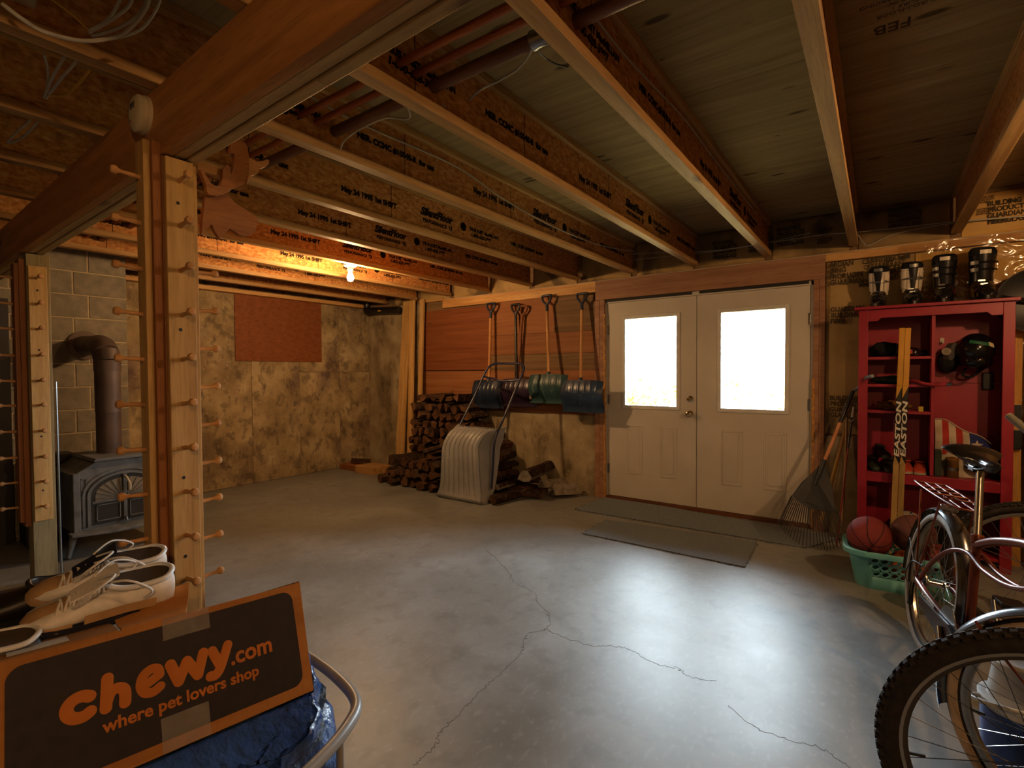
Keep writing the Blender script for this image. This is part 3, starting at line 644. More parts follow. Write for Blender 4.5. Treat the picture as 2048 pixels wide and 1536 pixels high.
# cable bundles on the near side of the girder
def bundle(paths, label):
    t = thing('cable_bundle', label, 'cables', tuple(paths[0][0][0]))
    for pts, m, r in paths: obj('cable', MB().tube(smoothpath(pts, 6), r, 6), m, t, 60)
za, zb = 2.40, 2.46
bundle([([at(5, 8, Z=2.345), at(40, 35, Z=2.32), at(85, 62, Z=2.31), at(150, 80, Z=2.31), at(200, 80, Z=2.34), at(250, 65, Z=2.38), at(290, 20, Z=2.44), at(300, -20, Z=2.48)], WHITEC, .006),
        ([at(185, 72, Z=za), at(240, 55, Z=2.42), at(285, 20, Z=2.46), at(300, -30, Z=2.5)], WHITEC, .005), ([at(180, 60, Z=za), at(215, 40, Z=2.42), at(240, 0, Z=2.46), at(250, -40, Z=2.5)], WHITEC, .005),
        ([at(178, 65, Z=za), at(230, 35, Z=2.42), at(262, 5, Z=2.46), at(270, -40, Z=2.5)], WHITEC, .005), ([at(225, 78, Z=za), at(280, 60, Z=2.42), at(312, 20, Z=2.46), at(325, -20, Z=2.5)], WHITEC, .0045),
        ([at(180, 62, Z=za), at(140, 25, Z=2.42), at(105, 0, Z=2.44), at(80, -20, Z=2.46)], YELLOWC, .0035)], 'looping bundle of white cables nearest the top left corner')
bundle([([at(88, 110, Z=2.42), at(95, 135, Z=2.40), at(96, 165, Z=2.38), at(90, 190, Z=2.37)], WHITEC, .004), ([at(88, 195, Z=2.37), at(105, 155, Z=2.38), at(124, 122, Z=2.42), at(135, 100, Z=2.46)], WHITEC, .005),
        ([at(92, 197, Z=2.37), at(120, 160, Z=2.38), at(148, 128, Z=2.42), at(160, 105, Z=2.46)], WHITEC, .005), ([at(96, 190, Z=2.37), at(130, 190, Z=2.37), at(155, 170, Z=2.38), at(180, 138, Z=2.42)], YELLOWC, .005)], 'white and yellow cable bundle in the second joist bay')
bundle([([at(15, 285, Z=2.40), at(35, 262, Z=2.40), at(55, 246, Z=2.42), at(70, 225, Z=2.46)], WHITEC, .005), ([at(18, 286, Z=2.40), at(45, 275, Z=2.40), at(70, 250, Z=2.42), at(85, 230, Z=2.46)], WHITEC, .005)], 'small white cable bundle in the third joist bay')
single('plastic_fitting', MB().lathe([(0, 0), (.04, .0), (.045, .02), (.03, .05), (0, .055)], 16, at(32, 5, Z=2.42)), CREAM, 'round cream ceiling fitting in the top left corner', 'fitting', smooth=40)
# ---------------------------------------------------------------- carved animal head hanging beside the near post
MOOSE = wood('varnished_brown_board', '#84502a', '#a06a3a', 'y', vary=.03, spec=.4)
mq = lambda u, v, X: at(390+.1432*u, 270+.1432*v, X=X)
t = thing('wooden_moose_head', 'brown cut-out wooden moose head with antlers hanging behind the post', 'decoration', mq(400, 1400, -2.03))
head = [(160,820),(135,930),(112,1130),(92,1395),(130,1340),(180,1290),(235,1250),(255,1290),(275,1340),(310,1390),(345,1455),(375,1400),(400,1390),(430,1355),(490,1310),(560,1350),(620,1395),(680,1410),(760,1402),(825,1372),(855,1300),(880,1200),(862,1140),(800,1100),(700,1030),(560,950),(490,860),(440,800)]
obj('head', MB().prism([mq(u, v, -2.035) for u, v in head], None, (-.02,0,0)), MOOSE, t, bevel=.0015)
outer = [(520,70),(640,75),(705,105),(735,180),(752,280),(758,400),(752,500),(730,600),(690,685),(560,735),(470,790),(380,835),(300,850),(190,830),(165,780),(160,700),(120,600),(75,490),(85,475),(110,480),(160,570),(220,665),(265,700),(310,718)]
inner = [(365,690),(385,620),(390,540),(390,480),(420,440),(450,415),(470,420),(490,470),(500,520),(498,570),(490,610),(500,560),(545,430),(560,300),(545,255),(490,255),(495,170)]
def curved(poly, x0, bend): return [at(390+.1432*u, 270+.1432*v, X=x0+bend*((u-400)/400)**2) for u, v in poly]
obj('antler', MB().prism(curved(outer+inner, -2.0, .02), None, (-.022,0,0)), MOOSE, t, bevel=.0015)
ant2 = [(757,310),(800,335),(870,370),(950,360),(1000,338),(1030,342),(1042,370),(1030,405),(985,448),(905,470),(895,515),(860,548),(800,566),(775,580),(770,610),(720,680),(745,560)]
obj('antler', MB().prism([mq(u, v, -2.02) for u, v in ant2], None, (-.022,0,0)), wood('pale_antler_wood', '#a06c3a', '#c08c52', 'y'), t, bevel=.0015)
# mounting block that carries it on the girder side
obj('bracket', MB().bar(mq(20, 440, -2.03), mq(380, 545, -2.03), .02, .03), PINE_Y, t)
# ---------------------------------------------------------------- left wall: plywood cover, drain pipe
single('plywood_cover', MB().box(WALL_LX+.002, WALL_LX+.014, 3.005, 4.16, 1.497, 2.30), PLYRED, 'reddish plywood sheet covering the concrete wall opening', 'panel', bevel=.001)
t = thing('waste_pipe', 'short black plastic waste pipe with yellow label in the corner', 'pipe', (-5.75, 4.86, 2.2))
ABS = plain('black_abs', '#171614', .35)
obj('tube', MB().tube([(-6.02, 4.86, 2.245), (-5.40, 4.86, 2.217)], .048, 18), ABS, t, 40)
obj('elbow', MB().tube(smoothpath([(-6.10, 4.86, 2.36), (-6.10, 4.86, 2.29), (-6.07, 4.86, 2.245), (-6.0, 4.86, 2.243)], 5), .056, 18), ABS, t, 40)
obj('yellow_label', MB().box(-5.80, -5.74, 4.809, 4.813, 2.215, 2.235), YELLOWC, t)
# ---------------------------------------------------------------- boards leaning in the corner
def lean(name, a, b, wd, th, m, label):
    a, b = V(a), V(b); d = (b-a).normalized(); s = V((1,0,0)); s = (s-d*s.dot(d)).normalized(); n = d.cross(s)
    pts = [a+s*(i*wd/2)+n*(j*th/2) for i, j in ((-1,-1),(1,-1),(1,1),(-1,1))]+[b+s*(i*wd/2)+n*(j*th/2) for i, j in ((-1,-1),(1,-1),(1,1),(-1,1))]
    lo = min(p.z for p in pts); pts = [p-V((0,0,lo)) if k < 4 else p for k, p in enumerate(pts)]
    return single(name, MB().hexa(pts), m, label, 'board', bevel=.002)
lean('leaning_board', (-5.245, 4.68, 0), (-5.305, 4.915, 2.33), .15, .022, PINE_Z, 'widest pine board leaning in the corner by the firewood')
lean('leaning_board', (-5.085, 4.72, 0), (-5.165, 4.885, 2.33), .085, .03, PINE_Z, 'narrow middle board of the three leaning in the corner')
lean('leaning_board', (-4.945, 4.74, 0), (-4.99, 4.90, 2.33), .062, .03, PINE_Z, 'narrow board leaning nearest the red plywood')
# ---------------------------------------------------------------- block chimney and wood stove
chim = tag(obj('wall_chimney', MB().box(WALL_LX, -5.662, .20, 1.768, 0, 2.63), MORTAR), 'block chimney breast behind the wood stove', kind='structure')
for r in range(14):
    z0 = .04+.2*(r-1); z1 = z0+.193
    if z0 < 0: z0 = 0
    if z1 > 2.63: z1 = 2.63
    if z1-z0 < .03: continue
    es = [1.775, 1.385, .985, .585, .2] if r % 2 else [1.775, 1.49, 1.09, .69, .29, .2]
    for a, c in zip(es, es[1:]):
        obj('block', MB().box(-5.70, -5.657, c+.005, a-.005, z0+.003, z1), BLOCK, chim, bevel=.004, seg=1)
IRON = mat('cast_iron_enamel', [(0, '#565a5d'), (1, '#767a7d')], ns=12, rough=.5, spec=.4, layers=[('noise', (1,1,1), 6, .55, .7, '#6a5a4a', .3)])
IRON_D = plain('dark_cast_iron', '#2a2826', .6)
FLUE = mat('stove_pipe_steel', [(0, '#4a3d38'), (1, '#6b5a4f')], ns=4, rough=.55, metal=.3, layers=[('noise', (1,1,1), 3, .5, .7, '#6e5140', .5)])
sx, sy = -4.79, 1.455
st = thing('wood_stove', 'dark grey cast-iron wood stove with arched fan-window doors', 'stove', (sx-.25, sy, 0))
hw = .315; dp = .50
arch = lambda n, w, z0, zs, rise: [(-w, z0), (w, z0)]+[(w*math.cos(PI*k/n), zs+rise*math.sin(PI*k/n)) for k in range(n+1)]
fp = [(-hw, .175), (hw, .175), (hw, .60), (hw*.55, .685), (-hw*.55, .685), (-hw, .60)]
obj('body', MB().prism([(sx, sy+y, z) for y, z in fp], None, (-dp, 0, 0)), IRON, st, bevel=.006)
obj('top_plate', MB().prism([(sx+.03, sy+y, z) for y, z in [(-hw*.62, .688), (hw*.62, .688), (hw*.58, .712), (-hw*.58, .712)]], None, (-dp-.05, 0, 0)), IRON, st, bevel=.004)
obj('ash_lip', MB().prism([(sx+.09, sy-hw-.03, .165), (sx+.12, sy-.1, .15), (sx+.12, sy+.1, .15), (sx+.09, sy+hw+.03, .165), (sx-.02, sy+hw+.03, .17), (sx-.02, sy-hw-.03, .17)], None, (0, 0, .018)), IRON, st, bevel=.004)
for yy in (-hw+.02, hw-.02):
    obj('corner_post', MB().box(sx-.02, sx+.022, sy+yy-.022, sy+yy+.022, .18, .615), IRON, st, bevel=.005)
    for z0, z1 in ((.47, .57), (.33, .45), (.20, .31)):
        q = MB(); ya = yy+(.045 if yy < 0 else -.045)
        for p in ((ya-.018, ya-.012, z0, z1), (ya+.012, ya+.018, z0, z1), (ya-.018, ya+.018, z0, z0+.006), (ya-.018, ya+.018, z1-.006, z1)): q.box(sx, sx+.008, sy+p[0], sy+p[1], p[2], p[3])
        obj('frame_panel', q, IRON, st)
for yy in (-hw-.01, hw+.01):
    for xx in (sx-.02, sx-dp+.04):
        l = MB(); l.tube([(xx, sy+yy*.93, .175), (xx+.01, sy+yy*1.0, .09), (xx+.03, sy+yy*1.08, .004)], [.032, .02, .016], 8); obj('leg', l, IRON, st, 50)
def arc_band(w0, w1, z0, zs, r0, r1, x0, x1, n=20):
    mb = MB(); rings = []
    pts = [(-1, None)]+[(math.cos(PI-PI*k/n), math.sin(PI*k/n)) for k in range(n+1)]+[(1, None)]
    for c, s in pts:
        a = (c*w0, z0 if s is None else zs+r0*s); b2 = (c*w1, z0 if s is None else zs+r1*s)
        rings.append([(x0, sy+a[0], a[1]), (x1, sy+a[0], a[1]), (x1, sy+b2[0], b2[1]), (x0, sy+b2[0], b2[1])])
    mb.loft(rings); return mb
obj('arch_moulding', arc_band(.245, .262, .21, .44, .165, .182, sx-.002, sx+.014), IRON, st, 40)
obj('arch_moulding', arc_band(.215, .235, .21, .43, .145, .163, sx-.002, sx+.022), IRON, st, 40)
GLASSY = plain('sooty_stove_glass', '#8a7f6c', .3)
for sgn in (-1, 1):
    dl = MB(); n = 14
    poly = [(sgn*.006, .212), (sgn*.212, .212)]+[(sgn*.212*math.cos(PI/2*k/n), .43+.143*math.sin(PI/2*k/n)) for k in range(n)]+[(sgn*.006, .573)]
    dr = obj('door', MB().prism([(sx, sy+y, z) for y, z in poly], None, (.012, 0, 0)), IRON_D, st)
    gp = [(sgn*.02, .385), (sgn*.185, .385)]+[(sgn*.185*math.cos(PI/2*k/n), .43+.115*math.sin(PI/2*k/n)) for k in range(n)]+[(sgn*.02, .545)]
    obj('fan_window', MB().prism([(sx+.0125, sy+y, z) for y, z in gp], None, (.002, 0, 0)), GLASSY, dr)
    fb = MB()
    for k in range(6):
        a = PI/2*(k+.3)/6; fb.bar((sx+.018, sy+sgn*(.012+.035*math.cos(a)), .39+.03*math.sin(a)), (sx+.018, sy+sgn*.19*math.cos(a), .405+.14*math.sin(a)), .005, .007, (1,0,0))
    fb.box(sx+.013, sx+.022, sy+min(sgn*.012, sgn*.205), sy+max(sgn*.012, sgn*.205), .374, .388)
    fb.tube([(sx+.019, sy+sgn*.05*math.cos(PI/2*k/6), .388+.045*math.sin(PI/2*k/6)) for k in range(7)], .004, 6)
    obj('fan_bars', fb, IRON, dr)
    q = MB()
    for p in ((.03, .036, .235, .36), (.175, .181, .235, .36), (.03, .181, .235, .241), (.03, .181, .354, .36)): q.box(sx+.012, sx+.02, sy+min(sgn*p[0], sgn*p[1]), sy+max(sgn*p[0], sgn*p[1]), p[2], p[3])
    obj('door_panel', q, IRON, dr)
    for hz_ in (.46, .25): obj('hinge', MB().lathe([(.008, -.02), (.008, .02)], 8, (sx+.012, sy+sgn*.222, hz_)), IRON, dr)
hd = MB(); hd.tube([(sx+.02, sy+.0, .555), (sx+.05, sy+.004, .545), (sx+.055, sy+.02, .50)], [.008, .008, .009], 8); hd.lathe([(.011, 0), (.013, -.03), (.009, -.055), (0, -.058)], 10, (sx+.055, sy+.02, .50)); obj('handle', hd, CREAM, st, 50)
hd = MB().tube([(sx+.02, sy, .235), (sx+.035, sy, .235), (sx+.038, sy+.005, .205)], [.009, .008, .007], 8); obj('damper_latch', hd, STEEL, st, 50)
obj('door_strip', MB().box(sx+.012, sx+.024, sy-.012, sy+.012, .212, .572), IRON, st, bevel=.003)
sp = thing('stove_pipe', 'brown steel stove pipe with elbow entering the block chimney', 'pipe', (-5.1, sy, .712))
obj('pipe_section', MB().tube([(-5.1, sy, .713), (-5.1, sy, 1.05)], .083, 24), FLUE, sp, 40)
obj('pipe_section', MB().tube([(-5.1, sy, 1.04), (-5.1, sy, 1.40)], .086, 24), FLUE, sp, 40)
el = [(-5.1, sy, 1.385), (-5.1, sy, 1.45), (-5.125, sy, 1.52), (-5.185, sy, 1.565), (-5.27, sy, 1.585)]
for a, b in zip(el, el[1:]):
    a, b = V(a), V(b); d = (b-a).normalized()*.012
    obj('elbow_section', MB().tube([a-d, b+d], .09, 24), FLUE, sp, 40)
obj('pipe_section', MB().tube([(-5.25, sy, 1.584), (-5.648, sy, 1.60)], .084, 24), FLUE, sp, 40)
obj('collar', MB().lathe([(.085, 0), (.125, .0), (.125, .008), (.085, .012)], 24, (-5.647, sy, 1.60), (1,0,0)), FLUE, sp, 40)
# dark things beyond the far post
fu = thing('furnace_cabinet', 'dark steel furnace cabinet at the left edge behind the far post', 'furnace', (-5.65, .0, 0))
FURN = plain('dark_furnace_enamel', '#231d19', .5)
obj('cabinet', MB().box(-6.15, -5.25, -.75, .16, 0, 1.95), FURN, fu, bevel=.01)
obj('door_panel', MB().box(-5.25, -5.235, -.65, .08, .3, 1.7), FURN, fu, bevel=.005)
GALV = plain('galvanised_duct', '#8f8c84', .3, metal=1.)
single('furnace_duct', MB().tube([(-5.45, .165, 1.60), (-5.45, .86, 1.60)], .10, 24), GALV, 'shiny round metal duct at the left edge', 'duct', smooth=40)
single('tall_dark_panel', MB().box(-5.64, -5.60, .2, .97, 0, 1.95), FURN, 'tall dark panel standing left of the wood stove', 'panel', bevel=.004)
ch = thing('storage_chest', 'low dark chest behind the wood stove at its left side', 'chest', (-5.4, 1.12, 0))
obj('body', MB().box(-5.58, -5.36, .99, 1.30, 0, .62), IRON_D, ch, bevel=.01); obj('lid', MB().box(-5.59, -5.35, .98, 1.31, .622, .70), IRON_D, ch, bevel=.012)
obj('clasp', MB().box(-5.359, -5.35, 1.10, 1.16, .58, .66), STEEL, ch)
# ---------------------------------------------------------------- snow shovels hanging on the plywood wall
BLUE_P = mat('blue_shovel_plastic', [(0, '#1e2c44'), (1, '#2e4562')], ns=5, rough=.32, spec=.5, layers=[('noise', (1,1,3), 14, .62, .75, '#6f7f94', .4)])
NAVY_P = mat('navy_shovel_plastic', [(0, '#181f30'), (1, '#27344c')], ns=5, rough=.32, spec=.5, layers=[('noise', (1,1,3), 14, .62, .75, '#59677f', .4)])
TEAL_P = mat('teal_shovel_plastic', [(0, '#243d40'), (1, '#345254')], ns=5, rough=.4, spec=.5, layers=[('noise', (2,1,.6), 12, .6, .75, '#7f9792', .4)])
PURP_P = mat('dark_purple_shovel_plastic', [(0, '#1f1526'), (1, '#332439')], ns=5, rough=.35, spec=.5)
ASH = wood('ash_shaft', '#a9743f', '#cf9c62', 'z', vary=.08, fine=2)
BROWNSHAFT = wood('brown_shaft', '#6b3c1c', '#8f5a30', 'z', fine=2)
def shovel(label, g, b0, bl, br, bz0, bz1, y, grip_m, shaft_m, blade_m, ribs=7, sr=.0165, blade=True, tagc=None, yoff=.05):
    """g: image point of the grip top, b0: where the shaft meets the blade, bl/br/bz0/bz1: blade sides, top and bottom in image"""
    G = at(*g, Y=y+yoff); S = at(*b0, Y=y)
    t = thing('snow_shovel', label, 'shovel', (S.x, y, at(b0[0], bz1, Y=y).z))
    d = (G-S).normalized(); side = V((1,0,0)); side = (side-d*side.dot(d)).normalized()
    top = G-d*.135
    obj('shaft', MB().tube([S-d*.14, S, top+d*.03], [sr*.9, sr, sr], 12), shaft_m, t, 50)
    w_ = .058
    loop = [top, top+d*.03+side*.012, top+d*.075+side*w_*.85, top+d*.118+side*w_, top+d*.128+side*w_*.8, top+d*.128-side*w_*.8, top+d*.118-side*w_, top+d*.075-side*w_*.85, top+d*.03-side*.012]
    obj('d_grip', MB().tube(smoothpath(loop, 4, True), .0135, 8, True), grip_m, t, 60)
    obj('grip_socket', MB().tube([top-d*.05, top+d*.035], [.019, .017], 12), grip_m, t, 50)
    if blade:
        xl, xr = at(bl, (bz0+bz1)/2, Y=y).x, at(br, (bz0+bz1)/2, Y=y).x
        z1, z0 = at(b0[0], bz0, Y=y).z, at(b0[0], bz1, Y=y).z
        def fn(u, v, back=0):
            x = xl+(xr-xl)*u; z = z1+(z0-z1)*v
            c = .05*math.sin(PI*min(1, v*1.15))+.02*(1-v)
            e = abs(2*u-1)**6*.035
            rib = .006*max(0, math.sin(u*PI*ribs*2))*math.sin(PI*min(1,max(0,v*1.1)))
            return (x, y-.01-c-rib+e+back, z-.012*abs(2*u-1)**3*(1-v))
        mb = MB(); mb.grid(fn, 70, 16); mb.grid(lambda u, v: fn(u, v, .006), 70, 16, flip=True)
        bo = obj('blade', mb, blade_m, t, 50)
        obj('blade_socket', MB().tube([S+V((0,-.02,-.10)), S+V((0,-.012,0)), S+d*.03], [.012, .026, .021], 10), blade_m, t, 50)
        obj('wear_strip', MB().box(xl+.01, xr-.01, y-.016, y+.0, z0-.004, z0+.012), blade_m, t)
        if tagc: obj('sticker', MB().box(xr-.045, xr-.022, y-.068, y-.0665, z0+.09, z0+.13), tagc, t)
    return t
GRIPN = plain('navy_grip_plastic', '#1d2338', .4)
shovel('dark blue snow shovel hanging leftmost beside the firewood', (982,606), (978,762), 948, 1004, 760, 816, 4.83, GRIPN, ASH, NAVY_P)
shovel('dark purple snow shovel with black shaft between the blue and teal shovels', (1031,608), (1033,760), 1005, 1072, 757, 812, 4.86, BLACKM, BLACKM, PURP_P, tagc=CREAM, yoff=.04)
shovel('shovel with wooden grip hanging behind the dark purple one', (1046,611), (1036,745), 0, 0, 0, 0, 4.895, BROWNSHAFT, BROWNSHAFT, PURP_P, blade=False, yoff=.015)
shovel('teal green snow shovel with pale wooden shaft', (1093,590), (1098,750), 1060, 1136, 748, 806, 4.80, GRIPN, ASH, TEAL_P, yoff=.08)
shovel('bright blue snow shovel hanging nearest the door', (1164,586), (1162,762), 1124, 1207, 760, 824, 4.78, GRIPN, ASH, BLUE_P, yoff=.10)
# ---------------------------------------------------------------- push snow scoop leaning on the firewood
SCOOP = mat('grey_scoop_plastic', [(0, '#8a8a8a'), (1, '#a3a3a2')], ns=4, rough=.36, spec=.5, layers=[('noise', (1,1,1), 2.5, .5, .7, '#7b7670', .4)])
NAVYT = plain('navy_painted_tube', '#1c2444', .3)
sc_ = thing('snow_scoop', 'grey ribbed push snow scoop with navy tube handle leaning on the firewood', 'snow scoop', (-3.54, 4.0, 0))
prof = [(3.985, .002), (3.962, .035), (3.985, .08), (4.0, .16), (4.005, .35), (4.012, .52), (4.03, .61), (4.07, .685), (4.13, .73), (4.20, .748)]
pp = smoothpath([(0, a, b) for a, b in prof], 4)
def scoop_pt(u, v, back=0.):
    i = v*(len(pp)-1); k = min(int(i), len(pp)-2); p = pp[k].lerp(pp[k+1], i-k)
    xc = -3.55-.022*min(1, v*1.6)+.075*max(0, v-.6)/.4; hw_ = .318-.075*min(1, v*1.6)+.05*max(0, v-.75)
    e = abs(2*u-1)
    rib = .016*(abs(math.sin(u*PI*8))**.35)*min(1, max(0, (v-.10)*6))*(1-max(0, e-.9)*10)
    rnd = .02*max(0, e-.9)*10*max(0, e-.9)*10*.5
    return V((xc+(2*u-1)*hw_, p.y-rib+rnd+back, p.z))
mb = MB(); mb.grid(lambda u, v: scoop_pt(u, v), 96, 36); mb.grid(lambda u, v: scoop_pt(u, v, .006), 96, 36, flip=True)
obj('pan', mb, SCOOP, sc_, 50)
for s in (0, 1):
    def sw(a, v, th=0.):
        p = scoop_pt(s, v); dep = .05+.22*min(1, v*1.6)-.16*max(0, v-.7)/.3; sg = 1 if s else -1
        return p+V((sg*(.085*a*min(1, v*2)+.004)+sg*th, dep*a+.002, .02*a*(1 if v > .8 else 0)))
    mb = MB(); mb.grid(sw, 8, 30); mb.grid(lambda a, v: sw(a, v, .005), 8, 30, flip=True); obj('side_wall', mb, SCOOP, sc_, 50)
rr = MB()
for k in range(12): rr.box(-3.73+.042*k, -3.712+.042*k, 4.185, 4.215, .745, .762)
rr.box(-3.755, -3.215, 4.19, 4.215, .742, .752)
obj('rear_rim', rr, SCOOP, sc_)
hp = [at(983,978,Y=4.09), at(986,930,Y=4.12), at(990,880,Y=4.16), at(1008,835,Y=4.33), at(1039,760,Y=4.52), at(1048,736,Y=4.58), at(1040,728,Y=4.60), at(1015,727,Y=4.60), at(988,728,Y=4.60), at(972,742,Y=4.57), at(950,790,Y=4.46), at(926,838,Y=4.31), at(913,868,Y=4.22), at(905,905,Y=4.20)]
obj('handle', MB().tube(smoothpath(hp, 6), .0125, 10), NAVYT, sc_, 60)
obj('cross_bar', MB().tube(smoothpath([at(966,753,Y=4.555), at(985,757,Y=4.50), at(1003,762,Y=4.49), at(1038,760,Y=4.515)], 5), .011, 10), NAVYT, sc_, 60)
# ---------------------------------------------------------------- firewood
BARK = mat('firewood_bark', [(0, '#2a1e17'), (.5, '#443327'), (1, '#5f4b3a')], scale=(1,1,1), ns=20, rough=.95, spec=.1, vary=.25, bump=1., bs=40, layers=[('noise', (4,4,4), 7, .5, .65, '#241811', .6)])
SPLIT = mat('split_firewood', [(0, '#47301f'), (1, '#6d4c34')], ns=14, rough=.9, spec=.1, vary=.25, bump=.6, bs=50, layers=[('noise', (5,5,5), 6, .5, .7, '#3f2818', .5)])
GREYSPLIT = mat('weathered_split_firewood', [(0, '#6d6358'), (1, '#9a8f80')], ns=14, rough=.9, spec=.1, vary=.15, bump=.7, bs=50, layers=[('noise', (5,5,5), 6, .5, .7, '#4e443a', .6)])
def firewood(a, b, r, seed, shape=None, mats=None, label=None, group=None):
    rg = random.Random(seed); a, b = V(a), V(b); d = (b-a).normalized(); u = d.cross(V((0,0,1))); u = u.normalized() if u.length > .1 else V((1,0,0)); v = u.cross(d)
    kind = shape or rg.choice(['wedge', 'wedge', 'quarter', 'quarter', 'half', 'wedge'])
    rot = rg.uniform(0, 2*PI) if not shape else rg.uniform(-.3, .3)
    if kind == 'round': pl = [(math.cos(2*PI*k/10), math.sin(2*PI*k/10), 0) for k in range(10)]
    elif kind == 'half': pl = [(math.cos(PI*k/6), math.sin(PI*k/6)*1.05-.35, 0) for k in range(7)]+[(.0, -.42, 1)]
    elif kind == 'quarter': pl = [(-.75, -.65, 1), (.0, -.75, 1), (.85, -.6, 1)]+[(.95*math.cos(PI*.12+PI*.66*k/4), -.3+1.15*math.sin(PI*.12+PI*.66*k/4), 0) for k in range(5)]
    else: pl = [(-.95, -.6, 1), (.1, -.72, 1), (.95, -.55, 1), (.62, .25, 0), (.15, .85, 0), (-.35, .5, 0)]
    c, s_ = math.cos(rot), math.sin(rot); n = len(pl); rings = []
    jit = [rg.uniform(.72, 1.12) for _ in pl]
    m = 4
    for i in range(m+1):
        t = i/m; off = V((rg.uniform(-1,1), rg.uniform(-1,1), rg.uniform(-1,1)))*r*.05
        rings.append([a.lerp(b, t)+off+u*((x*c-y*s_)*r*jit[k]*rg.uniform(.95,1.05))+v*((x*s_+y*c)*r*jit[k]*rg.uniform(.95,1.05)) for k, (x, y, q) in enumerate(pl)])
    lo = min(p.z for q in rings for p in q)
    if lo < .001:
        for q in rings:
            for p in q: p.z += .001-lo
    mb = MB(); base = 0
    for q in rings: mb.v += [tuple(p) for p in q]
    for i in range(m):
        for k in range(n):
            k2 = (k+1) % n; mb.f.append((i*n+k, i*n+k2, (i+1)*n+k2, (i+1)*n+k)); mb.m.append(1 if pl[k][2] and (pl[k2][2] or kind != 'half') else 0)
    mb.f.append(tuple(range(n-1, -1, -1))); mb.m.append(1); mb.f.append(tuple(m*n+k for k in range(n))); mb.m.append(1)
    return single('firewood_log', mb, mats or [BARK, SPLIT], label or 'split firewood log in the tall pile against the wall', 'firewood', group, smooth=35)
seed = 100
def prof_r(z): # right end of the stack at height z
    for (z0, x0), (z1, x1) in zip(((0, -3.30), (.3, -3.34), (.55, -3.5), (.72, -3.72), (1.0, -3.98), (1.2, -4.2)), ((.3, -3.34), (.55, -3.5), (.72, -3.72), (1.0, -3.98), (1.2, -4.2), (9, -4.3))):
        if z0 <= z < z1: return x0+(x1-x0)*(z-z0)/(z1-z0)
    return -4.2
def prof_l(z): return -4.90 if z < .8 else -4.90+(z-.8)*1.0
rg = random.Random(21)
ORD = ['first', 'second', 'third', 'fourth', 'fifth', 'sixth', 'seventh', 'eighth', 'ninth', 'tenth', 'eleventh', 'twelfth', 'thirteenth', 'fourteenth', 'fifteenth', 'sixteenth', 'seventeenth']
for tier, (yc, zmax, xl0) in enumerate(((4.72, 1.06, None), (4.285, .36, -4.98))):
    row = 0; z = .058
    while z < zmax:
        xl = prof_l(z) if xl0 is None else xl0+z*.5
        xr = prof_r(z) if xl0 is None else -3.97+(z < .2)*.05
        x = xl+(.05 if row % 2 else 0)+.05; cnt = 0
        while x < xr-.04:
            ln = rg.uniform(.17, .205); dx = rg.uniform(-.035, .035); yy = yc+rg.uniform(-.05, .04)
            if xl0 is not None or z > .0:
                firewood((x-dx, yy-ln, z+rg.uniform(-.012, .012)), (x+dx, yy+ln, z+rg.uniform(-.012,.012)), rg.uniform(.052, .068), seed, group='split logs of the tall firewood pile' if tier == 0 else 'split logs of the low front row',
                         label='split log %s from the left in the %s layer of the %s' % (ORD[cnt], ORD[row], 'tall firewood stack' if tier == 0 else 'low front firewood pile'))
            seed += 1; cnt += 1; x += rg.uniform(.114, .136)
        z += .108; row += 1
firewood(at(850, 905, Y=4.2), at(925, 880, Y=4.32), .052, 900, 'half', label='large pale-barked log lying across the low front row of firewood')
firewood(at(838, 796, Y=4.62)+V((0,0,.0)), at(905, 792, Y=4.70), .05, 901, 'quarter', label='dark log lying lengthwise on top of the firewood pile')
firewood(at(985, 1000, Z=.055), at(1036, 987, Z=.055), .05, 902, 'round', label='round bark-covered log on the floor right of the snow scoop')
firewood(at(988, 976, Z=.155)+V((0,.05,0)), at(1020, 966, Z=.155)+V((0,.05,0)), .045, 903, 'quarter', [BARK, GREYSPLIT], label='short grey split log lying on the round log by the scoop')
firewood(at(1108, 983, Z=.07), at(1160, 978, Z=.06)+V((0,-.05,0)), .075, 904, 'wedge', [GREYSPLIT, GREYSPLIT], label='grey weathered split log lying rightmost on the floor')
firewood(at(1082, 968, Z=.15), at(1130, 962, Z=.12), .065, 905, 'wedge', [GREYSPLIT, GREYSPLIT], label='pale split log second from the right of the pile')
firewood(at(1040, 955, Z=.27)+V((0,.1,0)), at(1096, 932, Z=.27)+V((0,.1,0)), .085, 906, 'quarter', [BARK, GREYSPLIT], label='thick split log with brown bark lying right of the stack')
firewood((-3.30, 4.62, .06), (-2.92, 4.72, .06), .058, 907, 'wedge', label='dark split log under the thick split log')
firewood((-3.22, 4.42, .06), (-2.86, 4.50, .055), .055, 908, 'quarter', label='dark split log on the floor before the thick split log')
firewood((-3.34, 4.55, .18), (-2.98, 4.66, .165), .055, 909, 'half', label='bark-covered log resting on the lower logs right of the scoop')
for k, (x, y, z, r) in enumerate(((-3.62, 4.47, .10, .07), (-3.60, 4.48, .25, .07), (-3.66, 4.50, .395, .068), (-3.72, 4.53, .535, .066), (-3.85, 4.56, .68, .062))):
    firewood((x-.14, y-.11, z), (x+.25, y-.10, z-.005), r, 920+k, 'half', label='%s of the long bark-covered logs laid lengthwise behind the snow scoop' % ('lowest', 'second lowest', 'middle', 'second highest', 'highest')[k], group='lengthwise logs ending the stack')
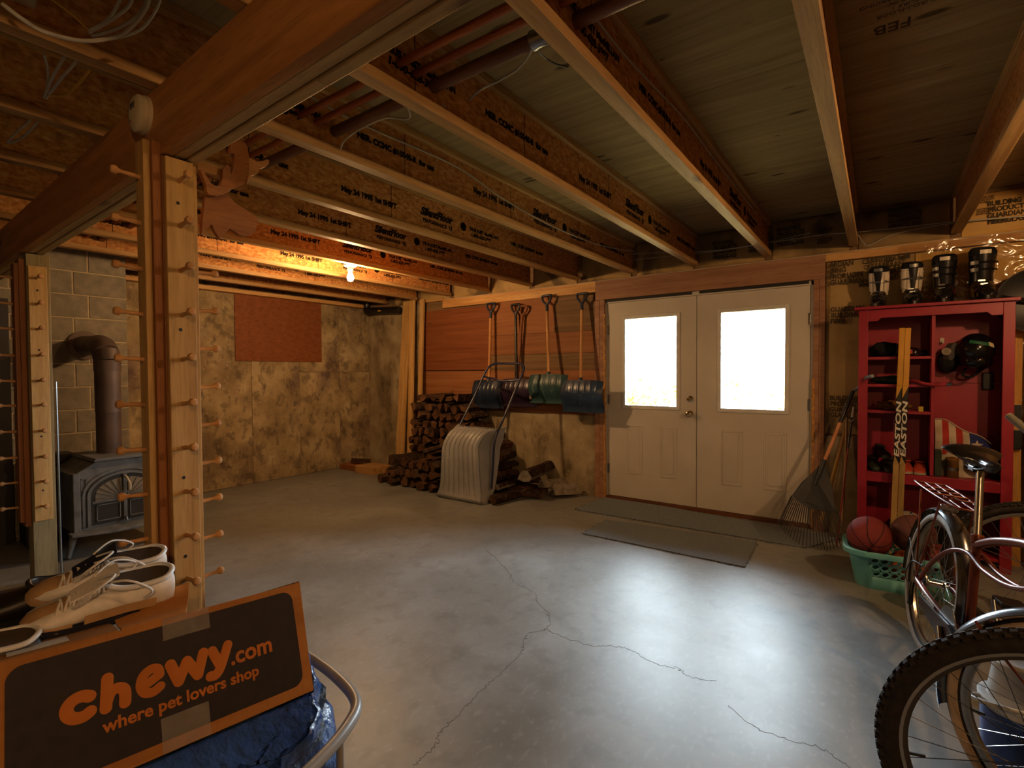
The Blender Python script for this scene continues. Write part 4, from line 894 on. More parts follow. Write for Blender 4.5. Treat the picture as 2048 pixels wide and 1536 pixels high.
# low kindling boards left of the pile
single('kindling_board', MB().box(-5.72, -5.36, 4.33, 4.62, 0, .10), PINE_X, 'short pale board end on the floor left of the firewood', 'board', bevel=.004)
single('kindling_board', MB().box(-6.14, -5.74, 4.38, 4.70, 0, .07), CEDAR, 'dark plank lying in the corner left of the firewood', 'board', bevel=.004)
for k, (x, y, z) in enumerate(((-5.86, 4.50, .102), (-5.98, 4.60, .10))): firewood((x-.16, y, z), (x+.16, y+.06, z+.01), .03, 950+k, 'wedge', label=('thin dark kindling stick lying nearer the viewer on the dark plank', 'thin dark kindling stick lying farther back on the dark plank')[k])
# ---------------------------------------------------------------- rake and poles by the right door jamb
RAKEB = plain('black_rake_plastic', '#2a2b2c', .45)
SALMON = wood('salmon_shaft', '#b5744a', '#cf9468', 'z', fine=2)
GREYGRIP = plain('blue_grey_grip', '#7d8b98', .4)
t = thing('leaf_rake', 'black fan leaf rake with pale wooden shaft leaning on the red cabinet', 'rake', at(1620, 1098, Y=4.40))
A = at(1648, 924, Y=4.60); arc = [at(*q, Y=4.50) for q in ((1583,992),(1595,1003),(1610,1012),(1628,1018),(1650,1022),(1673,1022))]; arc = smoothpath(arc, 5)
hd = [A+V((-.012,0,0)), at(1625, 945, Y=4.57), at(1603,965,Y=4.54)]+arc+[at(1662, 965, Y=4.56), A+V((.012,0,0))]
obj('fan_plate', MB().prism(hd, None, (0,.006,0)), RAKEB, t)
obj('socket', MB().tube([A+V((0,-.004,.02)), at(1640, 945, Y=4.565), at(1629, 972, Y=4.545)], [.02, .017, .010], 10), RAKEB, t, 50)
tips = smoothpath([at(*q, Y=4.40) for q in ((1556,1046),(1570,1066),(1598,1088),(1636,1099),(1668,1098),(1698,1082))], 6)
n = 26
for k in range(n):
    u = k/(n-1); p = arc[min(len(arc)-1, round(u*(len(arc)-1)))]; i = u*(len(tips)-1); q = tips[int(i)].lerp(tips[min(len(tips)-1, int(i)+1)], i-int(i))
    q.z = max(q.z, .012); mid = p.lerp(q, .55)+V((0, .0, .0)); dd = (q-mid)
    obj('tine', MB().tube([p+V((0,.003,.004)), mid, q, q+V((0,.02,-.006))], [.0042, .0036, .003, .0025], 5), RAKEB, t, 60)
for pts in (((1583,992),(1600,1006),(1625,1017),(1650,1021),(1673,1022)), ((1572,1040),(1590,1054),(1618,1066),(1650,1072),(1688,1073))):
    obj('spacer_wire', MB().tube(smoothpath([at(*q, Y=4.495 if pts[0][0] == 1583 else 4.442) for q in pts], 6), .0018, 6), STEEL, t, 60)
T1, T2 = at(1680, 845, Y=4.68), at(1706, 782, Y=4.745)
obj('shaft', MB().tube([A+V((0,-.002,0)), T1], .0125, 12), SALMON, t, 50)
obj('rubber_sleeve', MB().tube([T1, T2], .0145, 12), BLACKM, t, 50)
obj('bent_grip', MB().tube(smoothpath([T2, at(1716, 776, Y=4.74), at(1726, 764, Y=4.70), at(1733, 755, Y=4.56), at(1745, 752, Y=4.50)], 5), .0125, 10), GREYGRIP, t, 60)
t = thing('broom_handle', 'tan taped broom pole leaning beside the rake', 'pole', at(1650, 1030, Y=4.80))
obj('shaft', MB().tube([at(1642, 1043, Y=4.82), at(1662, 968, Y=4.86), at(1690, 862, Y=4.93)], .014, 10), wood('tan_pole', '#8c6132', '#b58a52', 'z'), t, 50)
obj('tape_band', MB().tube([at(1661, 972, Y=4.858), at(1674, 922, Y=4.89)], .0148, 10), plain('gold_tape', '#a8842f', .4), t, 50)
t = thing('ski_pole', 'thin red and blue pole with white grip leaning by the cabinet side', 'pole', at(1672, 1095, Y=4.72))
L0, L1, L2, L3 = at(1672, 1100, Y=4.56), at(1681, 1025, Y=4.66), at(1696, 895, Y=4.80), at(1705, 835, Y=4.87)
obj('red_tube', MB().tube([L0, L1, L2], .006, 8), plain('red_pole', '#7d1f1a', .3), t, 50)
obj('blue_tube', MB().tube([L2, L3], .0075, 8), plain('navy_pole', '#222a4a', .3), t, 50)
obj('grip', MB().tube([L3, at(1708, 814, Y=4.90)], [.012, .009], 8), plain('white_grip', '#b8b6ae', .5), t, 50)
obj('hand_strap', MB().tube(smoothpath([at(1697, 838, Y=4.86), at(1703, 843, Y=4.85), at(1709, 836, Y=4.86)], 5), .004, 6), WHITEC, t, 60)
single('pale_stick', MB().tube([at(1684, 1052, Y=4.78), at(1690, 933, Y=4.90), at(1694, 824, Y=4.93)], .010, 8), wood('pale_stick_wood', '#9a7a52', '#b89a6e', 'z'), 'plain pale stick standing between the broom pole and red pole', 'stick', smooth=50)
# ---------------------------------------------------------------- red cabinet
RED = mat('red_paint', [(0, '#86192a'), (1, '#961f33')], ns=3, rough=.42, spec=.4)
CX0, CX1, CY0, CY1, CZ = -.117, .718, 4.60, 4.868, 1.785
cab = thing('red_cabinet', 'open red painted storage cabinet full of sports gear', 'cabinet', (.30, 4.78, 0))
for x0, x1 in ((CX0, CX0+.022), (CX1-.022, CX1)): obj('side', MB().box(x0, x1, CY0, CY1, 0, CZ), RED, cab, bevel=.002)
obj('stile', MB().box(CX0-.002, CX0+.056, CY0-.02, CY0, 0, CZ), RED, cab, bevel=.002)
obj('stile', MB().box(CX1-.056, CX1+.002, CY0-.02, CY0, 0, CZ), RED, cab, bevel=.002)
obj('top', MB().box(CX0-.03, CX1+.022, CY0-.045, CY1, CZ+.001, CZ+.022), RED, cab, bevel=.003)
xa, xb = CX0+.057, CX1-.057
ap = [(xa, 1.70), (xa+.055, 1.70), (xa+.075, 1.722), (xb-.075, 1.722), (xb-.055, 1.70), (xb, 1.70), (xb, CZ), (xa, CZ)]
obj('apron', MB().prism([(x, CY0-.018, z) for x, z in ap], None, (0,.017,0)), RED, cab, bevel=.0015)
obj('back', MB().box(CX0+.023, CX1-.023, CY1-.012, CY1, .08, 1.245), RED, cab); obj('back', MB().box(CX0+.023, CX1-.023, CY1-.012, CY1, 1.248, CZ), RED, cab)
DIV = .302
obj('divider', MB().box(DIV, DIV+.02, CY0, CY1-.013, .60, CZ), RED, cab, bevel=.0015)
SH = [at(1800, y, Y=CY0).z for y in (713, 768.5, 822)]
for z in SH: obj('shelf', MB().box(CX0+.023, DIV-.001, CY0+.002, CY1-.013, z-.020, z), RED, cab, bevel=.0015)
ZL = .595
obj('shelf', MB().box(CX0+.023, CX1-.023, CY0+.002, CY1-.013, ZL-.02, ZL), RED, cab, bevel=.0015)
obj('rail', MB().box(xa, xb, CY0-.018, CY0-.001, ZL-.07, ZL-.002), RED, cab, bevel=.0015)
obj('shelf', MB().box(CX0+.023, CX1-.023, CY0+.002, CY1-.013, .06, .08), RED, cab, bevel=.0015)
# ---------------------------------------------------------------- soft goods helper
def lump(c, r, seed, amp=.25, fr=2.2, nu=28, nv=18, flat=True):
    mb = MB(); c = V(c); off = V((seed*3.1, seed*1.7, seed*.9))
    def fn(p):
        q = V((p.x/r[0], p.y/r[1], p.z/r[2])); k = 1+amp*mnoise.noise(q*fr+off)+amp*.5*mnoise.noise(q*fr*2.3+off)
        p = p*k
        if flat and p.z < -r[2]*.72: p.z = -r[2]*.72
        return p
    mb.ellipsoid(c, r, nu, nv, fn=fn)
    lo = min(p[2] for p in mb.v)
    if flat: mb.xf(Matrix.Translation((0,0,c.z-r[2]*.72-lo)))
    return mb
BLKC = mat('black_cloth', [(0, '#131313'), (1, '#242325')], ns=20, rough=.9, spec=.1)
GRNC = mat('olive_cloth', [(0, '#1f2a1c'), (1, '#37402c')], ns=9, rough=.95, spec=.1)
BRNC = mat('brown_glove_leather', [(0, '#4a3016'), (1, '#7a5326')], ns=9, rough=.7, spec=.25)
PINKC = mat('red_strap_cloth', [(0, '#7c2630'), (1, '#a03c44')], ns=9, rough=.9, spec=.1)
single('knit_hat', lump((.045, 4.725, SH[0]+.05), (.09, .075, .062), 1), BLKC, 'black knit hat lying on the top left cabinet shelf', 'hat', smooth=60)
t = thing('ski_goggles', 'dark ski goggles with red strap patch on the top left cabinet shelf', 'goggles', (.24, 4.70, SH[0]))
obj('lens', lump((.20, 4.70, SH[0]+.028), (.055, .03, .038), 2, .08), plain('goggle_lens', '#1a1012', .12), t, 60)
obj('strap', lump((.25, 4.74, SH[0]+.02), (.045, .05, .027), 3, .3), BLKC, t, 60)
obj('patch', MB().box(.178, .20, 4.668, 4.672, SH[0]+.02, SH[0]+.05), plain('red_patch', '#a32420', .6), t)
single('folded_jacket', lump((.085, 4.725, SH[1]+.028), (.115, .10, .033), 4, .25), GRNC, 'dark olive folded cloth on the second cabinet shelf', 'clothing', smooth=60)
t = thing('red_strap', 'red strap draped over the second shelf and past the divider', 'strap', (.22, 4.62, SH[1]))
obj('webbing', MB().tube(smoothpath([(.17, 4.70, SH[1]+.024), (.22, 4.62, SH[1]+.022), (.262, 4.572, SH[1]+.006), (.33, 4.568, SH[1]-.002), (.38, 4.574, SH[1]+.004)], 6), .012, 8), PINKC, t, 60)
obj('buckle', MB().box(.375, .41, 4.566, 4.580, SH[1]-.010, SH[1]+.010), plain('navy_buckle', '#252c44', .5), t, bevel=.003)
single('work_gloves', lump((.095, 4.725, SH[2]+.030), (.11, .085, .036), 5, .35, 2.6), BRNC, 'brown leather gloves piled on the third cabinet shelf', 'gloves', smooth=60)
single('tag', MB().box(.235, .262, 4.606, 4.609, SH[2]+.001, SH[2]+.035), plain('yellow_tag', '#b59a2a', .6), 'small yellow tag standing at the third shelf edge', 'tag')
# ---------------------------------------------------------------- shoes
LINING = plain('shoe_lining', '#4a4038', .9, spec=.1)
def shoe(name, label, M, upper, sole, accent, group=None, cleats=False, L_=.28, laces=None, tongue=None, collar=None):
    """toe toward +x, heel at -x, built on z = 0"""
    t = thing(name, label, 'shoe', M=M, group=group)
    W = .1*L_/.28; S = L_/.28
    def ring(xs, w0, zlo, zhi, lean=0, n=20):
        out = []
        for k in range(n):
            a = 2*PI*k/n; cx, sz = math.cos(a), math.sin(a)
            e = .75
            yy = math.copysign(abs(cx)**e, cx)*w0; zz = (zlo+zhi)/2+math.copysign(abs(sz)**e, sz)*(zhi-zlo)/2
            if sz > 0: yy *= 1-.35*sz*sz
            out.append((xs, yy, zz))
        return out
    st = [(-.130, .018, .045, .062), (-.128, .030, .018, .085), (-.11, .036, .015, .098), (-.07, .036, .015, .095), (-.03, .036, .015, .088), (.01, .040, .015, .083), (.05, .044, .015, .070), (.09, .045, .015, .055), (.12, .040, .015, .045), (.138, .028, .016, .036), (.146, .010, .018, .028)]
    mb = MB().loft([ring(x*S, w_*S, a*S, b*S) for x, w_, a, b in st]); obj('upper', mb, upper, t, 50, world=False)
    sl = [(-.136, .012), (-.13, .032), (-.10, .039), (-.04, .036), (.02, .040), (.07, .047), (.11, .044), (.14, .028), (.150, .008)]
    rings = [[(x*S, -w_*S, 0+.004*max(0,(x-.09)*20)*S), (x*S, w_*S, 0+.004*max(0,(x-.09)*20)*S), (x*S, w_*S*1.02, .022*S), (x*S, -w_*S*1.02, .022*S)] for x, w_ in sl]
    obj('sole', MB().loft(rings), sole, t, 40, world=False)
    # collar opening: padded rim and dark hollow
    col = [(-.122, 0, .103), (-.105, .028, .098), (-.07, .033, .092), (-.03, .031, .089), (.0, .024, .094), (.012, 0, .098), (.0, -.024, .094), (-.03, -.031, .089), (-.07, -.033, .092), (-.105, -.028, .098)]
    obj('collar', MB().tube(smoothpath([V(p)*S for p in col], 4, True), .0065*S, 8, True), collar or upper, t, 60, world=False)
    ins = smoothpath([V(p)*S*1.0 for p in col], 3, True)
    obj('lining', MB().prism([(p.x*.96, p.y*.93, p.z-.001) for p in ins], None, (0,0,.0025)), LINING, t, world=False)
    if tongue:
        obj('tongue', MB().loft([[(x*S, -w_*S, z*S), (x*S, w_*S, z*S), (x*S, w_*S, (z+.006)*S), (x*S, -w_*S, (z+.006)*S)] for x, w_, z in ((-.012, .024, .122), (.01, .026, .105), (.04, .024, .084), (.07, .02, .066))]), tongue, t, 50, world=False)
    if laces:
        for k in range(6):
            x = .012+.014*k; z = .098-.0068*k
            obj('lace', MB().tube(smoothpath([V((x*S, -.027*S, (z-.014)*S)), V(((x+.004)*S, 0, z*S)), V(((x+.012)*S, .027*S, (z-.016)*S))], 4), .0026*S, 6), laces, t, 60, world=False)
            obj('lace', MB().tube(smoothpath([V((x*S, .027*S, (z-.014)*S)), V(((x+.004)*S, 0, (z+.001)*S)), V(((x+.012)*S, -.027*S, (z-.016)*S))], 4), .0026*S, 6), laces, t, 60, world=False)
    if accent:
        for s in (-1, 1):
            obj('side_stripe', MB().loft([[(x*S, s*w_*S, z*S), (x*S, s*(w_+.0015)*S, z*S), (x*S, s*(w_+.0015)*S, (z+.022)*S), (x*S, s*w_*S, (z+.022)*S)] for x, w_, z in ((-.09, .0375, .03), (-.04, .0375, .028), (.0, .041, .026), (.045, .0455, .024))]), accent, t, 40, world=False)
    if cleats:
        for k, (x, y) in enumerate(((.09, .03), (.09, -.03), (.05, .032), (.05, -.032), (-.10, .025), (-.10, -.025))):
            obj('stud', MB().lathe([(.006, 0), (.004, -.010), (0, -.010)], 8, (x*S, y*S, .001)), DARKM, t, world=False)
    return t
TRS = lambda x, y, z, rz, rx=0, ry=0: Matrix.Translation((x, y, z)) @ Matrix.Rotation(rz, 4, 'Z') @ Matrix.Rotation(ry, 4, 'Y') @ Matrix.Rotation(rx, 4, 'X')
BSH = plain('black_shoe_leather', '#1d1d1a', .5); GSH = plain('greenish_black_shoe', '#2b3324', .5); YEL = plain('lime_accent', '#9aa03a', .5); REDS = plain('orange_red_shoe', '#b0412c', .6); WHS = plain('offwhite_rubber', '#a99f8c', .7)
zf = ZL+.0005
shoe('sports_shoe', 'black and lime sports shoe leftmost on the wide cabinet shelf', TRS(-.018, 4.722, zf, -PI/2+.1), GSH, BSH, YEL, L_=.24)
shoe('sports_shoe', 'black and lime sports shoe second from left on the wide cabinet shelf', TRS(.078, 4.722, zf, -PI/2-.05), BSH, BSH, YEL, L_=.24)
shoe('sports_shoe', 'black sports shoe lying on top of the black and lime pair', TRS(.03, 4.725, zf+.098, -PI/2+.25), BSH, GSH, None, L_=.22)
shoe('sports_shoe', 'orange and white sports shoe left of its twin on the wide shelf', TRS(.172, 4.722, zf, -PI/2+.03), REDS, WHS, WHS, L_=.235)
shoe('sports_shoe', 'orange and white sports shoe beside the cabinet divider', TRS(.252, 4.722, zf, -PI/2-.08), REDS, WHS, WHS, L_=.235)
# ---------------------------------------------------------------- hockey sticks
STY = plain('yellow_stick_lacquer', '#c08a1c', .3); STK = plain('black_stick_lacquer', '#17161a', .25); STW = plain('white_print', '#cfc9bd', .5); STT = wood('tan_stick_wood', '#93743f', '#b8985e', 'z')
for i, (tx, bx_, dz) in enumerate(((1804.5, 1786, 0), (1816.5, 1799, .002))):
    top = at(tx, 656, Y=4.545); bot = at(bx_, 1062, Y=4.47); d = (top-bot).normalized(); bot = bot+d*((.004-bot.z)/d.z)
    t = thing('hockey_stick', ('left yellow and black hockey stick leaning on the red cabinet', 'right yellow and black hockey stick leaning on the red cabinet')[i], 'hockey stick', bot)
    sd = V((1,0,0)); sd = (sd-d*sd.dot(d)).normalized(); Ln = (top-bot).length
    def seg(a, b, nm, m, wd=.033): obj(nm, MB().bar(bot+d*a, bot+d*b, wd, .02, (0,1,0)), m, t, bevel=.003)
    zt = lambda y: (at(tx+(bx_-tx)*(y-656)/406, y, Y=4.545-.075*(y-656)/406)-bot).dot(d)
    seg(0, zt(928), 'lower_shaft', STT); seg(zt(928), zt(772), 'black_section', STK); seg(zt(772), Ln, 'yellow_section', STY)
    nrm = sd.cross(d); nrm = nrm if nrm.y < 0 else -nrm
    # pointed colour change
    p0 = bot+d*zt(772)+nrm*.0105
    obj('colour_point', MB().prism([p0-sd*.0165, p0+sd*.0165, p0-sd*.0165-d*.09], None, nrm*.0006), STY, t)
    q0 = bot+d*zt(928)+nrm*.0105
    obj('colour_point', MB().prism([q0-sd*.0165, q0+sd*.0165, q0-sd*.010+d*.06], None, nrm*.0006), STT, t)
    text('lettering', 'EASTON', .040, STW, t, frame(bot+d*zt(914)+nrm*.0108+sd*.0135, d, -sd, nrm), bold=.0012, sx=1.9 if False else 2.55, shear=.12)
    bl = MB(); c_ = bot
    bl.bar(bot+V((0,0,.03)), bot+V((.02,.20 if False else .0,.03))+V((0,-.0,0)), .02, .05); obj('heel', bl, STT, t, bevel=.004)
# ---------------------------------------------------------------- right compartment: cap, helmets, bag
t = thing('hanging_cap', 'black cap with round logo hanging on a hook in the cabinet', 'cap', (.40, 4.86, 1.33))
obj('crown', lump((.405, 4.79, 1.40), (.060, .05, .08), 7, .12, flat=False), BLKC, t, 60)
obj('brim', MB().prism([(.398+.022*math.cos(a)+.012*math.sin(a), 4.75, 1.470+.062*math.sin(a)) for a in [2*PI*k/20 for k in range(20)]], None, (.03,-.02,.0)), plain('grey_brim', '#38322e', .7), t, bevel=.002)
obj('logo_ring', MB().lathe([(.026, 0), (.026, .002), (.021, .002), (.021, 0)], 24, (.392, 4.726, 1.472), (-.2,-1,0)), WHS, t)
t = thing('cabinet_hook', 'small white hook on the cabinet back above the cap', 'hook', (.375, 4.94, 1.53))
obj('plate', MB().box(.365, .389, 4.848, 4.855, 1.535, 1.575), WHITEC, t, bevel=.002); obj('prong', MB().tube(smoothpath([(.377, 4.848, 1.545), (.377, 4.827, 1.535), (.377, 4.817, 1.548)], 4), .005, 8), WHITEC, t, 60)
t = thing('ski_helmet', 'glossy black ski helmet with green band hanging in the cabinet', 'helmet', (.55, 4.82, 1.33))
def hel(p): 
    q = p.copy(); q.z = q.z if q.z > 0 else q.z*.85
    return q
obj('shell', MB().ellipsoid((.545, 4.735, 1.475), (.105, .11, .118), 28, 18, fn=hel), plain('glossy_black_shell', '#121213', .12), t, 60)
gb = MB().grid(lambda u, v: V((.545, 4.735, 1.475))+V((.1075*math.sin(-.45+1.25*u)*math.cos(.42+.20*v-.25*u), -.1125*math.cos(-.45+1.25*u)*math.cos(.42+.20*v-.25*u), .1205*math.sin(.42+.20*v-.25*u))), 16, 5)
obj('green_band', gb, plain('green_band', '#1f5a42', .4), t, 60)
gb = MB().grid(lambda u, v: V((.545, 4.735, 1.475))+V((.1077*math.sin(.62+.35*u)*math.cos(.20+.26*v-.10*u), -.1127*math.cos(.62+.35*u)*math.cos(.20+.26*v-.10*u), .1207*math.sin(.20+.26*v-.10*u))), 8, 5)
obj('cream_decal', gb, CREAM, t, 60)
obj('visor', lump((.545, 4.715, 1.40), (.09, .095, .065), 8, .04, flat=False), plain('dark_visor', '#0e0e10', .08), t, 60)
obj('chin_strap', MB().tube(smoothpath([(.50, 4.72, 1.36), (.48, 4.72, 1.31), (.52, 4.73, 1.29), (.59, 4.75, 1.35)], 5), .008, 6), BLKC, t, 60)
single('socket_box', MB().box(.595, .655, 4.828, 4.855, 1.20, 1.32), BLACKM, 'small black box fixed to the cabinet back on the right', 'box', bevel=.006)
# striped flag bag
STR_R = mat('red_stripe_cloth', [(0, '#8f2a26'), (1, '#a83a33')], ns=12, rough=.85, spec=.15); STR_W = mat('white_stripe_cloth', [(0, '#9f927f'), (1, '#bdb2a0')], ns=12, rough=.85, spec=.15); STR_B = mat('blue_flag_cloth', [(0, '#1d2450'), (1, '#2b3468')], ns=12, rough=.85, spec=.15)
t = thing('flag_bag', 'red white and blue striped cloth bag in the cabinet', 'bag', (.47, 4.8, ZL))
def bagp(u, v, o=0.):
    x = .335+.30*u; zt_ = .985-.16*u**1.6+.012*math.sin(9*u); z = ZL+.16+(zt_-ZL-.16)*v-.02*math.sin(PI*u)*(1-v)
    y = 4.705-.05*math.sin(PI*v)*.8-.02*math.sin(14*u)*(1-v)*.5+.05*v+o
    return V((x, y, z))
edges = [0, .13, .25, .38, .50, .62, 1.0]
for k in range(6):
    m_ = [STR_W, STR_R, STR_W, STR_R, STR_W, STR_B][k]
    mb = MB(); a, b = edges[k], edges[k+1]; mb.grid(lambda u, v: bagp(a+(b-a)*u, v), 6, 12); mb.grid(lambda u, v: bagp(a+(b-a)*u, v, .07), 6, 12, flip=True)
    mb.grid(lambda u, v: bagp(a+(b-a)*u, 1, .07*v), 6, 2); mb.grid(lambda u, v: bagp(a+(b-a)*u, 0, .07*v), 6, 2, flip=True)
    if k == 0: mb.grid(lambda u, v: bagp(0, v, .07*u), 2, 12)
    if k == 5: mb.grid(lambda u, v: bagp(1, v, .07*u), 2, 12)
    obj('stripe', mb, m_, t, 60)
star = []
c_ = bagp(.74, .55, -.004)
for k in range(10):
    r_ = .034 if k % 2 == 0 else .014; a = PI/2+2*PI*k/10; star.append((c_.x+r_*math.cos(a), c_.y, c_.z+r_*math.sin(a)))
obj('star', MB().prism(star, None, (0,.003,0)), STR_W, t)
obj('hem', MB().tube(smoothpath([bagp(u/8, 1, -.002) for u in range(9)], 3), .005, 6), STR_W, t, 60)
obj('lower_fold', MB().grid(lambda u, v: V((.35+.22*u, 4.70-.03*math.sin(PI*u)+.02*v, ZL+.001+.17*v)), 14, 8), STR_W, t, 60)
single('green_box', MB().box(.328, .366, 4.62, 4.70, ZL+.0005, ZL+.185), plain('dark_green_card', '#23301f', .6), 'dark green upright box right of the cabinet divider', 'box', bevel=.003)
t = thing('toy_tin', 'small brown tin with silver band beside the green box', 'tin', (.43, 4.66, ZL))
obj('body', MB().lathe([(0, .0005), (.034, .0005), (.034, .12), (0, .12)], 20, (.425, 4.645, ZL)), BRNC, t, 40); obj('band', MB().lathe([(.0345, .05), (.0355, .05), (.0355, .07), (.0345, .07)], 20, (.425, 4.645, ZL)), STEEL, t); obj('lid', MB().lathe([(0, .121), (.037, .121), (.037, .135), (.008, .142), (0, .142)], 20, (.425, 4.645, ZL)), BRNC, t, 40)
t = thing('skate_helmet', 'pale skate helmet with dark vent holes on the wide cabinet shelf', 'helmet', (.58, 4.72, ZL))
HS = plain('cream_helmet_shell', '#b5a381', .3)
def dome(p):
    q = p.copy(); q.z = max(q.z, -.03)
    return q
hc = V((.575, 4.70, ZL+.115))
obj('shell', MB().ellipsoid(hc, (.09, .09, .105), 30, 18, fn=dome), HS, t, 60)
for th, ph in ((-.65, .5), (-.15, .58), (.4, .5), (-.9, .1), (-.35, .12), (.15, .14), (.65, .12)):
    n_ = V((math.sin(th)*math.cos(ph), -math.cos(th)*math.cos(ph), math.sin(ph))); p_ = hc+V((n_.x*.0905, n_.y*.0905, n_.z*.1055))
    nn = V((n_.x/.09, n_.y/.09, n_.z/.105)).normalized()
    obj('vent_hole', MB().lathe([(0, -.002), (.0105, -.002), (.0105, .0012), (0, .0012)], 14, p_, nn), DARKM, t)
obj('rim', MB().lathe([(.084, -.012), (.0905, -.012), (.0905, 0), (.084, 0)], 30, (.575, 4.70, ZL+.085)), BLACKM, t, 40)
# lower compartment: soccer ball, mitt
def ball(name, label, cat, c, r, m, seams=None):
    t = thing(name, label, cat, (c[0], c[1], c[2]-r)); obj('skin', MB().ellipsoid(c, (r, r, r), 36, 22), m, t, 180); return t
sb = ball('soccer_ball', 'white soccer ball with dark panels low in the red cabinet', 'ball', (.185, 4.725, .192), .110, plain('white_ball_skin', '#b9b09c', .4))
phi = (1+5**.5)/2
R3 = Euler((.4, .3, .2)).to_matrix()
for v_ in [(0, s1, s2*phi) for s1 in (-1,1) for s2 in (-1,1)]+[(s1, s2*phi, 0) for s1 in (-1,1) for s2 in (-1,1)]+[(s2*phi, 0, s1) for s1 in (-1,1) for s2 in (-1,1)]:
    n_ = (R3 @ V(v_)).normalized()
    if n_.y > .4: continue
    u_ = n_.orthogonal().normalized(); w_ = n_.cross(u_); c_ = V((.185, 4.725, .192))
    pent = [(c_+(n_+(u_*math.cos(2*PI*k/5)+w_*math.sin(2*PI*k/5))*.36).normalized()*.1108) for k in range(5)]
    cen = c_+n_*.1125
    mb = MB(); mb.add(pent+[cen], [(k, (k+1) % 5, 5) for k in range(5)]); obj('panel', mb, plain('navy_panel', '#2a2238', .5) if False else BLACKM, sb)
    for k in range(5):
        a = pent[k]; b = (c_+((a-c_).normalized()*1.0+(a-cen).normalized()*.22).normalized()*.1112)
        obj('panel_arm', MB().tube([c_+(a-c_).normalized()*.1106, b], [.006, .0035], 5), STR_B, sb)
single('ball_mitt', lump((-.005, 4.70, .138), (.075, .07, .07), 9, .3), plain('dark_mitt_leather', '#2a1d14', .5), 'dark leather mitt at the cabinet bottom left', 'mitt', smooth=60)
single('tan_cap_ball', MB().ellipsoid((-.03, 4.60+.0, .118), (.037,.037,.037), 20, 14), CREAM, 'small tan ball beside the dark mitt', 'ball', smooth=180)
single('round_bag', lump((.46, 4.735, .20), (.14, .095, .16), 12, .12), BLKC, 'dark stuffed bag at the cabinet bottom right', 'bag', smooth=60)
